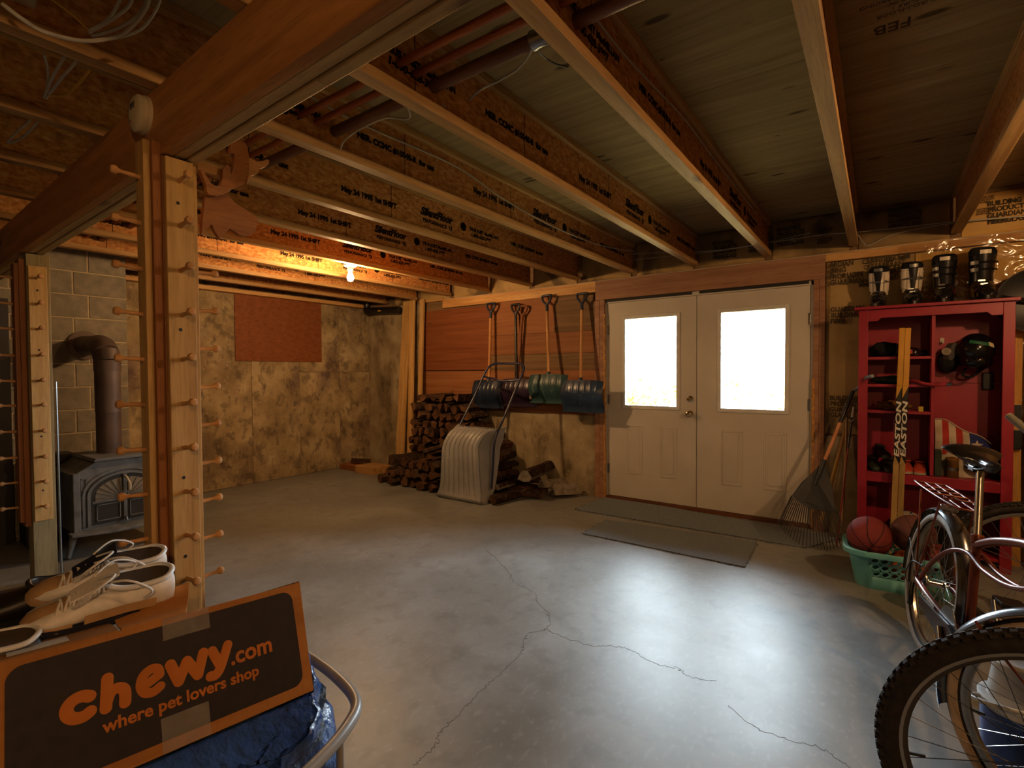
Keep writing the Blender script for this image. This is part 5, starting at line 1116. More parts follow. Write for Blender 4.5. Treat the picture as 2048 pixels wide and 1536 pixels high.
# ---------------------------------------------------------------- ski boots on the cabinet top
BLK_SHELL = plain('black_boot_shell', '#17161a', .22); WHT_SHELL = plain('white_boot_shell', '#d8ccba', .3); BOOTGREY = plain('grey_buckle', '#8d8b88', .3, metal=.8); MAROON = plain('maroon_boot_trim', '#43181a', .3)
def ski_boot(label, x, y, rz, white, h):
    zt_ = CZ+.0225; k = h/.31
    t = thing('ski_boot', label, 'ski boot', M=Matrix.Translation((x, y, zt_)) @ Matrix.Rotation(rz, 4, 'Z') @ Matrix.Scale(k, 4))
    def ob(nm, mb, m, sm=50, **kw): return obj(nm, mb, m, t, sm, world=False, **kw)
    # toe points to -y
    def ell(cx, cy, cz, rx, ry, n=20, tilt=0): return [(cx+rx*math.cos(2*PI*q/n), cy+ry*math.sin(2*PI*q/n), cz+tilt*math.sin(2*PI*q/n)) for q in range(n)]
    ob('sole', MB().loft([[(p[0], p[1], z) for p in ell(0, -.02, 0, .044, .155)] for z in (0, .022)]), BLACKM)
    ob('toe_shell', MB().loft([ell(0, -.02, .022, .047, .150), ell(0, -.015, .05, .052, .140), ell(0, .0, .085, .05, .115), ell(0, .03, .115, .046, .08), ell(0, .05, .135, .05, .06)]), BLK_SHELL)
    shaft = [ell(0, .045, .10, .055, .068), ell(0, .04, .15, .055, .068), ell(0, .03, .20, .058, .066), ell(0, .018, .25, .063, .064, tilt=.008), ell(0, .012, .275, .066, .062, tilt=.012)]
    ob('cuff', MB().loft(shaft, caps=True), WHT_SHELL if white else BLK_SHELL)
    ob('liner', MB().loft([ell(0, .010, .262, .062, .058, tilt=.01), ell(0, .006, .295, .064, .058, tilt=.015), ell(0, .004, .312, .054, .048, tilt=.018), ell(0, .004, .305, .040, .034, tilt=.018), ell(0, .004, .27, .038, .032)], caps=False), BLKC)
    def front(z, ang, off): # point on the cuff surface
        f_ = (z-.10)/.175; cy = .045-.033*f_; rx = .055+.011*f_; ry = .068-.006*f_
        return V((math.sin(ang)*(rx+off), cy-math.cos(ang)*(ry+off), z+.0*f_))
    ob('tongue', MB().grid(lambda u, v: front(.125+.165*v, (-.32+.64*u)*(.55+.85*v), .004), 10, 12), BLK_SHELL)
    ob('tongue_badge', MB().grid(lambda u, v: front(.272+.022*v, -.35+.7*u, .0065), 10, 3), BOOTGREY if white else WHT_SHELL)
    for i, z in enumerate((.225, .185) if not white else (.195,)):
        ob('cuff_strap', MB().tube([front(z, a, .006) for a in [-1.1+2.2*q/12 for q in range(13)]], .006, 6), BLK_SHELL if not white else BOOTGREY)
        ob('buckle', MB().grid(lambda u, v: front(z-.010+.020*v, (.25 if white else -.95)+.55*u, .012), 6, 2), BOOTGREY)
    for i, (yy, z) in enumerate(((-.035, .112), (-.085, .085))):
        ob('instep_buckle', MB().tube([(-.05, yy+.02, z-.03), (-.03, yy, z-.004), (0, yy-.006, z+.005), (.03, yy, z-.004), (.05, yy+.02, z-.03)], .0055, 6), BOOTGREY if white else MAROON)
        ob('buckle_lever', MB().box(-.030, .002, yy-.012, yy-.002, z+.004, z+.013), BOOTGREY)
    for s in (-1, 1):
        ob('cuff_pivot', MB().lathe([(0, 0), (.012, 0), (.012, .005), (0, .006)], 12, (s*.055, .05, .125), (s,0,0)), BOOTGREY)
        if white: ob('side_panel', MB().grid(lambda u, v: front(.13+.12*v, s*(.62+.8*u), .0035), 8, 8), WHT_SHELL)
    ob('toe_cap', MB().loft([ell(0, -.085, .024, .043, .088), ell(0, -.085, .045, .044, .086), ell(0, -.075, .066, .036, .066)]), WHT_SHELL if False else (BLK_SHELL if not white else BLK_SHELL))
    if white: ob('instep_panel', MB().grid(lambda u, v: V(((-.032+.064*u)*(1-.25*v), -.075+.085*v, .072+.058*v+.012*math.sin(PI*u))), 8, 8), WHT_SHELL)
ski_boot('white and black ski boot standing leftmost on the red cabinet', at(1757, 606, Y=4.72).x, 4.735, -.1, True, .305)
ski_boot('white and black ski boot second from left on the red cabinet', at(1824, 604, Y=4.72).x, 4.745, .12, True, .315)
ski_boot('black ski boot third from left on the red cabinet', at(1889, 600, Y=4.72).x, 4.75, -.05, False, .345)
ski_boot('black ski boot standing rightmost on the red cabinet', at(1966, 594, Y=4.72).x, 4.75, .1, False, .365)
# ---------------------------------------------------------------- things right of the cabinet
t = thing('round_sled', 'round black saucer sled hanging at the right edge above the skis', 'sled', (.98, 4.8, 1.45))
c_ = at(2078, 600, Y=4.79)
obj('disc', MB().lathe([(0, -.02), (.16, -.015), (.205, .02), (.215, .03), (.215, .045), (.20, .04), (.16, .005), (0, .0)], 40, c_, (-.15,-1,0)), plain('black_sled', '#1b1a1a', .45), t, 50)
obj('strap', MB().bar(c_+V((-.19,-.045,.03)), c_+V((.18,-.02,-.06)), .03, .004, (0,1,0)), BLKC, t)
obj('handle', MB().tube(smoothpath([c_+V((-.205,-.03,.02)), c_+V((-.235,-.05,.0)), c_+V((-.225,-.04,-.05)), c_+V((-.20,-.03,-.06))], 4), .007, 6), BLKC, t, 60)
for k, (x, top) in enumerate(((.775, 1.62), (.84, 1.66))):
    t = thing('cross_country_ski', ('tan ski standing nearest the cabinet side', 'tan ski standing farther right of the cabinet')[k], 'ski', (x, 4.86, 0))
    pts = [(x, 4.80, .0), (x, 4.845, .8), (x+.005, 4.875, top-.12), (x+.005, 4.86, top-.03), (x+.005, 4.835, top)]
    rings = []
    for (px, py, pz), wd in zip(smoothpath(pts, 4), [.045]*14+[.04, .03, .012]): rings.append([(px-wd/2, py-.005, pz), (px+wd/2, py-.005, pz), (px+wd/2, py+.005, pz), (px-wd/2, py+.005, pz)])
    obj('blade', MB().loft(rings), wood('tan_ski_wood', '#a8742c', '#c8964a', 'z'), t, 40)
    obj('binding', MB().box(x-.022, x+.022, 4.80, 4.838, .80, .93), BLACKM, t, bevel=.004)
    obj('tip_print', MB().box(x-.02, x+.02, 4.828, 4.834, 1.0, 1.10), BLACKM, t)
t = thing('ski_bag', 'tall black ski bag with white letter standing beside the cabinet', 'bag', (.98, 4.7, 0))
obj('body', MB().tube(smoothpath([(.93, 4.60, .09), (.935, 4.61, .5), (.94, 4.62, .95), (.945, 4.63, 1.22)], 5), [.06]*6+[.085]*7+[.07, .05, .03], 14), BLKC, t, 60)
text('lettering', 'A', .16, CREAM, t, frame((.875, 4.535, .98), (.97,-.2,0), (0,0,1), (-.2,-.97,0)), bold=.006)
# ---------------------------------------------------------------- laundry basket with balls
TEAL = mat('teal_basket_plastic', [(0, '#62aeb2'), (1, '#76bfc2')], ns=3, rough=.4, spec=.45)
bk = thing('laundry_basket', 'teal plastic laundry basket with oval holes full of balls', 'basket', (.125, 3.98, 0), rotz=.06)
def rrect(hx_, hy_, r, n=8):
    out = []
    for cx, cy, a0 in ((hx_-r, hy_-r, 0), (-hx_+r, hy_-r, PI/2), (-hx_+r, -hy_+r, PI), (hx_-r, -hy_+r, 3*PI/2)):
        for k in range(n+1): out.append((cx+r*math.cos(a0+PI/2*k/n), cy+r*math.sin(a0+PI/2*k/n)))
    return out
BH = .235
def bpt(x, z, side, off=0.):   # point on the long walls: x along, z up, side = -1 front / +1 back
    f = z/BH; hx_, hy_ = .235+.045*f, .165+.035*f
    return V((x*hx_/.28, side*(hy_+off), z))
base = MB(); rb, rt = rrect(.235, .165, .09), rrect(.28, .20, .11)
rings = []
for q in range(7):
    f = q/6; rings.append([(a[0]+(b[0]-a[0])*f, a[1]+(b[1]-a[1])*f, .001+(BH-.001)*f) for a, b in zip(rb, rt)])
n = len(rings[0]); mb = MB()
mb.v = [tuple(p) for r_ in rings for p in r_]
straight = {8, 26}   # the two long straight wall spans, built with holes below
for i in range(6):
    for k in range(n):
        if k in straight: continue
        mb.f.append((i*n+k, i*n+(k+1) % n, (i+1)*n+(k+1) % n, (i+1)*n+k)); mb.m.append(0)
mb.f.append(tuple(range(n-1, -1, -1))); mb.m.append(0)
for k in straight:
    a0, a1, b0, b1 = [V(p) for p in (rings[0][k], rings[0][(k+1) % n], rings[-1][k], rings[-1][(k+1) % n])]
    P_ = lambda u, v: (a0.lerp(a1, u)).lerp(b0.lerp(b1, u), v)
    nc, nr, vlo, vhi = 7, 3, .34, .88
    mb.add([P_(0,0), P_(1,0), P_(1,vlo), P_(0,vlo)], [(0,1,2,3)]); mb.add([P_(0,vhi), P_(1,vhi), P_(1,1), P_(0,1)], [(0,1,2,3)])
    for i in range(nc):
        for j in range(nr):
            cu, cv = (i+.5)/nc, vlo+(vhi-vlo)*(j+.5)/nr; du, dv = .5/nc, .5*(vhi-vlo)/nr; m_ = 16; o_, e_ = [], []
            for q in range(m_):
                a = 2*PI*(q+.5)/m_; c, s = math.cos(a), math.sin(a); k_ = 1/max(abs(c), abs(s)); o_.append(P_(cu+du*c*k_, cv+dv*s*k_)); x_, y_ = .74*c, .56*s; e_.append(P_(cu+du*(x_*.94+y_*.25), cv+dv*(y_*1.05+x_*.20)))
            mb.add(o_+e_, [(q, (q+1) % m_, m_+(q+1) % m_, m_+q) for q in range(m_)])
o = obj('tub', mb, TEAL, bk, 40, world=False); sd_ = o.modifiers.new('wall', 'SOLIDIFY'); sd_.thickness = .003; sd_.offset = 0
rim = MB(); rim.loft([[(p[0]*k, p[1]*k*1.0, z) for p in rt] for k, z in ((1.0, BH-.004), (1.06, BH), (1.085, BH-.004), (1.09, BH-.03), (1.075, BH-.03), (1.07, BH-.008), (1.0, BH-.010))], caps=False); obj('rim', rim, TEAL, bk, 50, world=False)
def basketball(label, c, r, skin, seamc, rot, extra=None):
    t = thing('basketball', label, 'ball', (c[0], c[1], c[2]-r)); c = V(c); Rm = Euler(rot).to_matrix()
    obj('skin', MB().ellipsoid(c, (r, r, r), 40, 26), skin, t, 180)
    def seam(fn, closed=True):
        pts = [c+(Rm @ fn(2*PI*k/48)).normalized()*(r*1.0005) for k in range(48)]; obj('seam', MB().tube(pts, .0028, 5, True), seamc, t)
    seam(lambda a: V((math.cos(a), math.sin(a), 0))); seam(lambda a: V((0, math.cos(a), math.sin(a))))
    for s in (-1, 1): seam(lambda a: V((math.cos(a)*.75, math.sin(a), s*(.55+.25*math.cos(2*a)))))
    return t
def skinmat(nm, a, b): return mat(nm, [(0, a), (1, b)], ns=6, rough=.6, spec=.3, bump=.4, bs=260)
SEAM = plain('ball_seam', '#2a1512', .8)
rb1 = basketball('red rubber basketball on the left end of the basket', (-.035, 3.93, .29), .122, skinmat('red_ball_skin', '#7e2f30', '#97403f'), SEAM, (.5, .6, .3))
basketball('brown-purple rubber ball behind the red basketball', (.19, 4.07, .305), .12, skinmat('purple_brown_ball_skin', '#5a3634', '#6e4643'), plain('brown_seam', '#4b2c2a', .7), (.1, 1.2, .2))
basketball('orange basketball sunk low in the basket', (.16, 3.92, .119), .115, skinmat('orange_ball_skin', '#9a5223', '#b5682e'), SEAM, (1.0, .3, .8))
basketball('dark red ball at the right end of the basket', (.315, 3.95, .21), .085, skinmat('dark_red_ball_skin', '#7c2a24', '#8f362e'), SEAM, (.3, .2, 1.0))
# ---------------------------------------------------------------- bicycles
COPPERP = mat('copper_brown_frame_paint', [(0, '#5e2a1c'), (1, '#7e3f2a')], ns=3, rough=.30, metal=.2)
TIREB = mat('black_tire_rubber', [(0, '#1f1a18'), (1, '#322b28')], ns=40, rough=.75, spec=.25)
GREYT = mat('grey_white_sidewall', [(0, '#8a8680'), (1, '#a6a19a')], ns=20, rough=.7)
WALLC = mat('cream_sidewall', [(0, '#9a8266'), (1, '#b59b7c')], ns=20, rough=.7)
ALU = plain('brushed_rim', '#a9a7a2', .28, metal=1.)
FENDER = plain('silver_fender', '#7f8287', .22, metal=.9)
SPOKE_B = plain('black_spoke', '#1a1918', .4); SPOKE_C = plain('steel_spoke', '#b5b2ac', .25, metal=1.)
def wheel(parent, M, R, tw, tire, side, rim, spoke, nsp, knob, name='wheel', rimw=.024, rimd=.018):
    """axle along local y at the origin of M"""
    ring = lambda r, y, n=72: [(r*math.cos(2*PI*k/n), y, r*math.sin(2*PI*k/n)) for k in range(n)]
    def closed_rings(prof, n=72):
        mb = MB(); m_ = len(prof)
        for r, y in prof: mb.v += ring(r, y, n)
        for i in range(m_):
            for k in range(n):
                mb.f.append((i*n+k, i*n+(k+1) % n, ((i+1) % m_)*n+(k+1) % n, ((i+1) % m_)*n+k)); mb.m.append(0)
        return mb
    tr_ = tw/2; rc = R-tr_; ri = rc-tr_*.75
    w_ = obj(name, closed_rings([(ri+.004, -rimw/2), (ri+.004, rimw/2), (ri-rimd*.5, rimw/2*.95), (ri-rimd, rimw*.25), (ri-rimd, -rimw*.25), (ri-rimd*.5, -rimw/2*.95)]), rim, parent, 40, world=False, M=M)
    prof = [(rc+tr_*math.cos(a)*(1. if math.cos(a) > 0 else .8), tr_*math.sin(a)) for a in [2*PI*k/14 for k in range(14)]]
    tm = closed_rings(prof)
    if knob:
        nk = 78
        for k in range(nk):
            for row in ((-.62, 0), (-.2, .5), (.2, 0), (.62, .5)):
                a = 2*PI*(k+row[1])/nk; b = row[0]*1.15; rr_ = rc+tr_*math.cos(b); yy = tr_*math.sin(b)
                rad = V((math.cos(a), 0, math.sin(a))); tan = V((-math.sin(a), 0, math.cos(a))); nrm = (rad*math.cos(b)+V((0,1,0))*math.sin(b)); sd = V((0,1,0))*math.cos(b)-rad*math.sin(b)
                c = rad*rr_+V((0, yy, 0)); hx_, hy_ = .0085, .0062
                q = [c+tan*(i*hx_)+sd*(j*hy_)-nrm*.002 for i, j in ((-1,-1),(1,-1),(1,1),(-1,1))]+[c+tan*(i*hx_*.8)+sd*(j*hy_*.8)+nrm*knob for i, j in ((-1,-1),(1,-1),(1,1),(-1,1))]
                tm.hexa(q)
    obj('tire', tm, tire, w_, 40, world=False, weld=False)
    if side:
        for s in (-1, 1):
            sm = closed_rings([(rc+tr_*math.cos(a)*(1. if math.cos(a) > 0 else .8)*1.02, s*(tr_*math.sin(a)*1.02+.0004)) for a in (.95, 1.3, 1.65, 2.0, 2.3)]+[(rc+tr_*math.cos(a)*(1. if math.cos(a) > 0 else .8)*.9, s*tr_*math.sin(a)*.9) for a in (2.3, 1.65, .95)]); obj('sidewall', sm, side, w_, 50, world=False)
    obj('hub', MB().lathe([(.006, -.058), (.006, -.04), (.024, -.036), (.024, -.030), (.013, -.026), (.013, .026), (.024, .030), (.024, .036), (.006, .04), (.006, .058)], 20, (0,0,0), (0,1,0)), CHROME, w_, 40, world=False)
    sme = None
    for k in range(nsp):
        s = 1 if k % 2 else -1; a = 2*PI*k/nsp; b = a+(1 if (k//2) % 2 else -1)*1.15
        p = V((.023*math.cos(b), s*.033, .023*math.sin(b))); q = V(((ri-rimd+.002)*math.cos(a), 0, (ri-rimd+.002)*math.sin(a)))
        obj('spoke', MB().tube([p, q], .0011, 5), spoke, w_, world=False)
    obj('valve', MB().tube([((ri-rimd)*math.cos(3.3), 0, (ri-rimd)*math.sin(3.3)), ((ri-rimd-.035)*math.cos(3.3), 0, (ri-rimd-.035)*math.sin(3.3))], [.004, .0045], 6), DARKM, w_, world=False)
    return w_
def fender(parent, M, r, a0, a1, wd, m, name='fender'):
    def fn(u, v, o=0):
        a = a0+(a1-a0)*u; b = (v-.5)*2
        rr_ = r+.010*(1-b*b)-o-.006*abs(b)**3
        return V((rr_*math.cos(a), b*wd/2, rr_*math.sin(a)))
    mb = MB(); mb.grid(fn, 44, 10); mb.grid(lambda u, v: fn(u, v, .0015), 44, 10, flip=True)
    return obj(name, mb, m, parent, 50, world=False, M=M)
def tubes(parent, name, pts, r, m, k=8): return obj(name, MB().tube(smoothpath(pts, k) if len(pts) > 2 else pts, r, 12), m, parent, 50, world=False)
SADDLE = plain('black_saddle_vinyl', '#161617', .28, coat=.3)
def saddle(parent, x, z, L_=.27, wd=.20, m=SADDLE):
    def rg_(s):
        w_ = wd/2*(.22+.78*min(1, max(0, (.62-s)/.45))**.8) if s > .0 else wd/2
        w_ = wd/2*(1-.78*max(0, min(1, (s-.12)/.5))**.9); w_ *= (1 if s > .08 else .75+.25*s/.08)
        return w_
    rings = []
    for q in range(15):
        s = q/14; w_ = rg_(s); xx = x-.11+L_*s; top = z+.02*math.cos(s*PI*1.2)*.6+.012*(s < .25); th = .048-.015*s
        if q in (0, 14): w_ *= .45; th *= .4
        rings.append([(xx, w_*math.cos(a), top-th*.35+th*.65*math.sin(a) if math.sin(a) > 0 else top-th*.35+th*.75*math.sin(a)*abs(math.sin(a))) for a in [2*PI*k/18 for k in range(18)]])
    s_ = obj('saddle', MB().loft(rings), m, parent, 50, world=False)
    for s in (-1, 1): obj('saddle_rail', MB().tube(smoothpath([(x-.08, s*.03, z-.02), (x-.04, s*.022, z-.05), (x+.06, s*.022, z-.05), (x+.12, s*.01, z-.025)], 4), .0035, 6), STEEL, s_, 60, world=False)
    obj('saddle_clamp', MB().box(x-.025, x+.03, -.026, .026, z-.066, z-.042), BLACKM, s_, world=False, bevel=.004)
    return s_
# copper cruiser
HEAD_ = -1.358; LEANA = .12
Mb = Matrix.Translation((.187, 3.09, 0)) @ Matrix.Rotation(HEAD_, 4, 'Z') @ Matrix.Rotation(-LEANA, 4, 'X')
cb = thing('cruiser_bicycle', 'copper brown cruiser bicycle with silver fenders and rear rack', 'bicycle', M=Mb)
RW = .335; AX = V((0, 0, RW)); BBp = V((.40, 0, .285)); ST_ = V((.335, 0, .66)); HT = V((.955, 0, .80)); HB = V((.985, 0, .68))
wheel(cb, Matrix.Translation(AX), RW, .050, TIREB, GREYT, ALU, SPOKE_C, 36, 0)
fender(cb, Matrix.Translation(AX), RW+.016, -.25, 3.3, .066, FENDER)
tubes(cb, 'seat_tube', [BBp, ST_], .0165, COPPERP)
tubes(cb, 'top_tube', [ST_+V((-.002,0,-.03)), V((.50,0,.70)), V((.72,0,.755)), HT+V((0,0,-.03))], .0165, COPPERP)
tubes(cb, 'down_tube', [BBp, V((.62,0,.36)), V((.85,0,.52)), HB], .018, COPPERP)
for s in (-1, 1):
    tubes(cb, 'cantilever_stay', [V((.01, s*.062, .345)), V((.12, s*.060, .47)), V((.24, s*.045, .565)), V((.345, s*.024, .595)), V((.50, s*.022, .575)), V((.72, s*.02, .60)), HB+V((-.01, s*.012, .03))], .0095, COPPERP)
    cs = tubes(cb, 'chain_stay', [V((-.005, s*.066, .335)), V((.15, s*.066, .318)), V((.30, s*.052, .298)), BBp+V((-.02, s*.03, 0))], .0150, COPPERP)
    obj('dropout', MB().box(-.02, .02, s*.066-.003, s*.066+.003, .315, .362), STEEL, cb, world=False, bevel=.002)
    obj('axle_nut', MB().lathe([(0, 0), (.011, 0), (.011, .012), (0, .012)], 6, (0, s*.07, RW), (0, s, 0)), CHROME, cb, world=False)
    for x_ in (-.16, .10): tubes(cb, 'rack_strut', [V((.0, s*.074, .35)), V((x_, s*.062, .745))], .0045, COPPERP)
    tubes(cb, 'fender_brace', [V((0, s*.07, .34)), V((-.30, s*.034, .46))], .0025, CHROME)
obj('head_tube', MB().tube([HB, HT], .021, 14), COPPERP, cb, 50, world=False)
rk = [V((-.26, 0, .768)), V((-.26, -.045, .768)), V((-.24, -.066, .768)), V((.0, -.066, .76)), V((.17, -.05, .752)), V((.22, -.03, .748)), V((.22, .03, .748)), V((.17, .05, .752)), V((0, .066, .76)), V((-.24, .066, .768)), V((-.26, .045, .768))]
ro = obj('rear_rack', MB().tube(smoothpath(rk, 4, True), .0055, 8, True), COPPERP, cb, 60, world=False)
for x_ in (-.17, -.08, .01, .10): obj('rack_bar', MB().tube([(x_, -.064+.012*(x_ > .05), .763), (x_, .064-.012*(x_ > .05), .763)], .0042, 8), COPPERP, ro, 60, world=False)
for y_ in (-.022, .022): obj('rack_bar', MB().tube([(-.258, y_, .768), (.218, y_, .748)], .0042, 8), COPPERP, ro, 60, world=False)
obj('seat_post', MB().tube([ST_+V((.008,0,-.06)), V((.245, 0, .925))] if False else [ST_, V((.262, 0, .925))], .0135, 14), ALU, cb, 50, world=False)
obj('seat_clamp', MB().lathe([(.0175, -.022), (.022, -.018), (.022, .012), (.0175, .016)], 16, ST_, (-.26, 0, .965)), COPPERP, cb, 40, world=False)
saddle(cb, .235, .985, .265, .215)
# chain guard, crank, sprocket
cg = MB().prism([(.12, -.088, .305), (.30, -.088, .312), (.44, -.088, .318), (.50, -.088, .300), (.51, -.088, .262), (.46, -.088, .235), (.36, -.088, .235), (.20, -.088, .255), (.12, -.088, .265)], None, (0, .012, 0))
obj('chain_guard', cg, plain('brown_chain_guard', '#2e1a14', .35), cb, world=False, bevel=.003)
obj('chainring', MB().lathe([(.012, -.004), (.09, -.004), (.09, .0), (.012, .0)], 36, BBp+V((0,-.070,0)), (0,1,0)), STEEL, cb, 40, world=False)
obj('sprocket', MB().lathe([(.012, -.004), (.048, -.003), (.048, .003), (.012, .004)], 24, AX+V((0,-.045,0)), (0,1,0)), STEEL, cb, 40, world=False)
for s in (-1, 1):
    e_ = BBp+V((-.12*s, s*.105, .12*s)); obj('crank_arm', MB().tube([BBp+V((0, s*.094, 0)), e_], [.012, .009], 8), STEEL, cb, 50, world=False)
    obj('pedal', MB().box(e_.x-.045, e_.x+.045, min(e_.y+s*.01, e_.y+s*.10), max(e_.y+s*.01, e_.y+s*.10), e_.z-.012, e_.z+.012), BLACKM, cb, world=False, bevel=.004)
obj('derailleur', MB().tube(smoothpath([(0, -.085, .32), (.012, -.09, .285), (.03, -.09, .245), (.022, -.088, .225)], 4), [.012]*13, 8), BLACKM, cb, 60, world=False)
tubes(cb, 'shift_cable', [V((.02, -.09, .30)), V((-.05, -.10, .33)), V((-.035, -.09, .41)), V((.04, -.07, .42))], .0025, BLACKM)
obj('brake_caliper', MB().box(-.01, .03, -.035, .035, .69, .72), CHROME, cb, world=False, bevel=.008)
text('lettering', 'SCHWINN', .030, STW, cb, frame((.12, -.0815, .312), (.995, .06, -.10), (.10, 0, .995), (0, -1, 0)), world=False, bold=.0008)
# front end, turned to the bicycle's left
Wf = Mb.inverted() @ (Matrix.Translation((.472, 1.945, RW)) @ Matrix.Rotation(-.56, 4, 'Z'))
wheel(cb, Wf, RW, .050, TIREB, WALLC, ALU, SPOKE_C, 36, 0)
fender(cb, Wf, RW+.016, .55, 3.35, .066, FENDER)
fc = Wf.translation
for s in (-1, 1):
    sdv = (Wf.to_3x3() @ V((0, s*.05, 0)))
    tubes(cb, 'fork_blade', [HB+sdv*.6+V((0,0,-.03)), HB.lerp(fc, .35)+sdv+V((.02,0,-.03)), fc+sdv], .011, COPPERP)
    bl = Wf @ V((RW*1.05*math.cos(2.35), s*.033, RW*1.05*math.sin(2.35))); tubes(cb, 'fender_brace', [fc+sdv*1.1, bl], .004, COPPERP)
Hc = HT+V((-.03, 0, .12)); tubes(cb, 'stem', [HT, Hc], .012, CHROME)
hb_ = Wf.to_3x3(); fw_ = hb_ @ V((1,0,0)); lf_ = hb_ @ V((0,1,0)); up_ = V((0,0,1))
hbar = tubes(cb, 'handlebar', [Hc+lf_*(.20*s_)+fw_*(.05*(1-abs(s_)))+up_*(.05*abs(s_)) for s_ in (-1, -.6, -.25, 0, .25, .6, 1)], .011, CHROME)
for s in (-1, 1): tubes(cb, 'grip', [Hc+lf_*(.12*s)+fw_*.02+up_*.03, Hc+lf_*(.21*s)+up_*.051], .016, BLACKM)
# foreground mountain bike
MBLK = plain('matte_dark_frame', '#26221f', .4)
def mtb(name_label, Mr, wb, R, frame_m, side, rim, spoke, steer=0., sw=32):
    t = thing('mountain_bicycle', name_label, 'bicycle', M=Mr)
    wheel(t, Matrix.Translation((0, 0, R)), R, .056, TIREB, side, rim, spoke, sw, .0065)
    wheel(t, Matrix.Translation((wb, 0, R)) @ Matrix.Rotation(steer, 4, 'Z'), R, .056, TIREB, side, rim, spoke, sw, .0065)
    bb = V((.44, 0, .30)); stt = V((.34, 0, .72)); ht, hbm = V((wb-.20, 0, .86)), V((wb-.16, 0, .70))
    for a, b, r, nm in ((bb, stt, .017, 'seat_tube'), (stt+V((.01,0,-.06)), ht+V((.005,0,-.03)), .018, 'top_tube'), (bb, hbm, .021, 'down_tube'), (hbm, ht, .022, 'head_tube')): tubes(t, nm, [a, b], r, frame_m)
    for s in (-1, 1):
        tubes(t, 'chain_stay', [V((0, s*.066, R)), bb+V((-.03, s*.03, 0))], .010, frame_m); tubes(t, 'seat_stay', [V((0, s*.066, R)), stt+V((.01, s*.02, -.07))], .008, frame_m)
        tubes(t, 'fork_leg', [V((wb, s*.062, R)), V((wb-.15, s*.062, .66))], .016, frame_m)
        e_ = bb+V((.12*s, s*.10, -.12*s)); tubes(t, 'crank_arm', [bb+V((0, s*.08, 0)), e_], .010, BLACKM); obj('pedal', MB().box(e_.x-.045, e_.x+.045, min(e_.y+s*.01, e_.y+s*.09), max(e_.y+s*.01, e_.y+s*.09), e_.z-.012, e_.z+.012), BLACKM, t, world=False, bevel=.004)
    obj('fork_crown', MB().box(wb-.19, wb-.12, -.075, .075, .655, .69), frame_m, t, world=False, bevel=.006)
    obj('chainring', MB().lathe([(.012, -.004), (.085, -.004), (.085, .0), (.012, .0)], 32, bb+V((0,-.06,0)), (0,1,0)), STEEL, t, 40, world=False)
    tubes(t, 'seat_post', [stt, V((.30, 0, .88))], .0135, ALU); saddle(t, .28, .94, .27, .15)
    hc_ = ht+V((-.01, 0, .09)); tubes(t, 'stem', [ht, hc_, hc_+V((.06, 0, .02))], .014, BLACKM)
    return t, hc_+V((.06, 0, .02))
Mm = Matrix.Translation((.362, 1.728, 0)) @ Matrix.Rotation(.02, 4, 'Z')
mt_, hc1 = mtb('black mountain bicycle with knobby tyre at the lower right corner', Mm, 1.07, .355, MBLK, None, mat('black_rim_paint', [(0, '#2a2624'), (1, '#3a3532')], ns=8, rough=.35), SPOKE_B)
hb1 = tubes(mt_, 'handlebar', [hc1+V((-.05, -.30, .02)), hc1+V((0, -.1, .01)), hc1+V((0, .1, .01)), hc1+V((-.05, .30, .02))], .0125, BLACKM)
ring_ = MB()
n = 72
for r0, y0 in ((.3085, -.0145), (.3085, .0145)):
    for q, (r_, y_) in enumerate(((r0-.0012, y0-.0008), (r0+.004, y0-.0008), (r0+.004, y0+.0008), (r0-.0012, y0+.0008))): pass
for s in (-1, 1):
    pr = [(.300, s*.0118), (.312, s*.0128), (.312, s*.0140), (.300, s*.0132)]; mb = MB()
    for r_, y_ in pr: mb.v += [(r_*math.cos(2*PI*k/n), y_, .355+r_*math.sin(2*PI*k/n)) for k in range(n)]
    for i in range(4):
        for k in range(n): mb.f.append((i*n+k, i*n+(k+1) % n, ((i+1) % 4)*n+(k+1) % n, ((i+1) % 4)*n+k)); mb.m.append(0)
    obj('brake_track', mb, ALU, mt_, 40, world=False)
# third bicycle behind the cruiser
w3 = at(2075, 1012, Z=.69)
M3 = Matrix.Translation((w3.x+1.06, w3.y, 0)) @ Matrix.Rotation(PI-.05, 4, 'Z')
m3, hc3 = mtb('dark red mountain bicycle standing behind the cruiser', M3, 1.06, .345, plain('dark_red_frame', '#5a1917', .3), None, ALU, SPOKE_C)
g0, g1 = M3.inverted() @ at(2018, 832, Y=w3.y+.05), M3.inverted() @ at(2060, 866, Y=w3.y-.02)
tubes(m3, 'handlebar', [g1, V((hc3.x+.05, -.05, hc3.z+.01)), hc3, V((hc3.x, .15, hc3.z+.02)), V((hc3.x-.05, .31, hc3.z+.05))], .0125, BLACKM)
obj('grip', MB().tube([g0, g1], .0175, 14), plain('grey_rubber_grip', '#6d6a62', .7), m3, 50, world=False)
obj('grip_end_cap', MB().lathe([(0, 0), (.0165, 0), (.0165, .003), (.007, .003), (.006, .001), (0, .001)], 16, g0, g0-g1), plain('pale_grip_cap', '#b9b6ae', .5), m3, 40, world=False)
tubes(m3, 'handlebar', [V((hc3.x-.05, .31, hc3.z+.05)), V((hc3.x-.08, .42, hc3.z+.04))], .016, BLACKM)
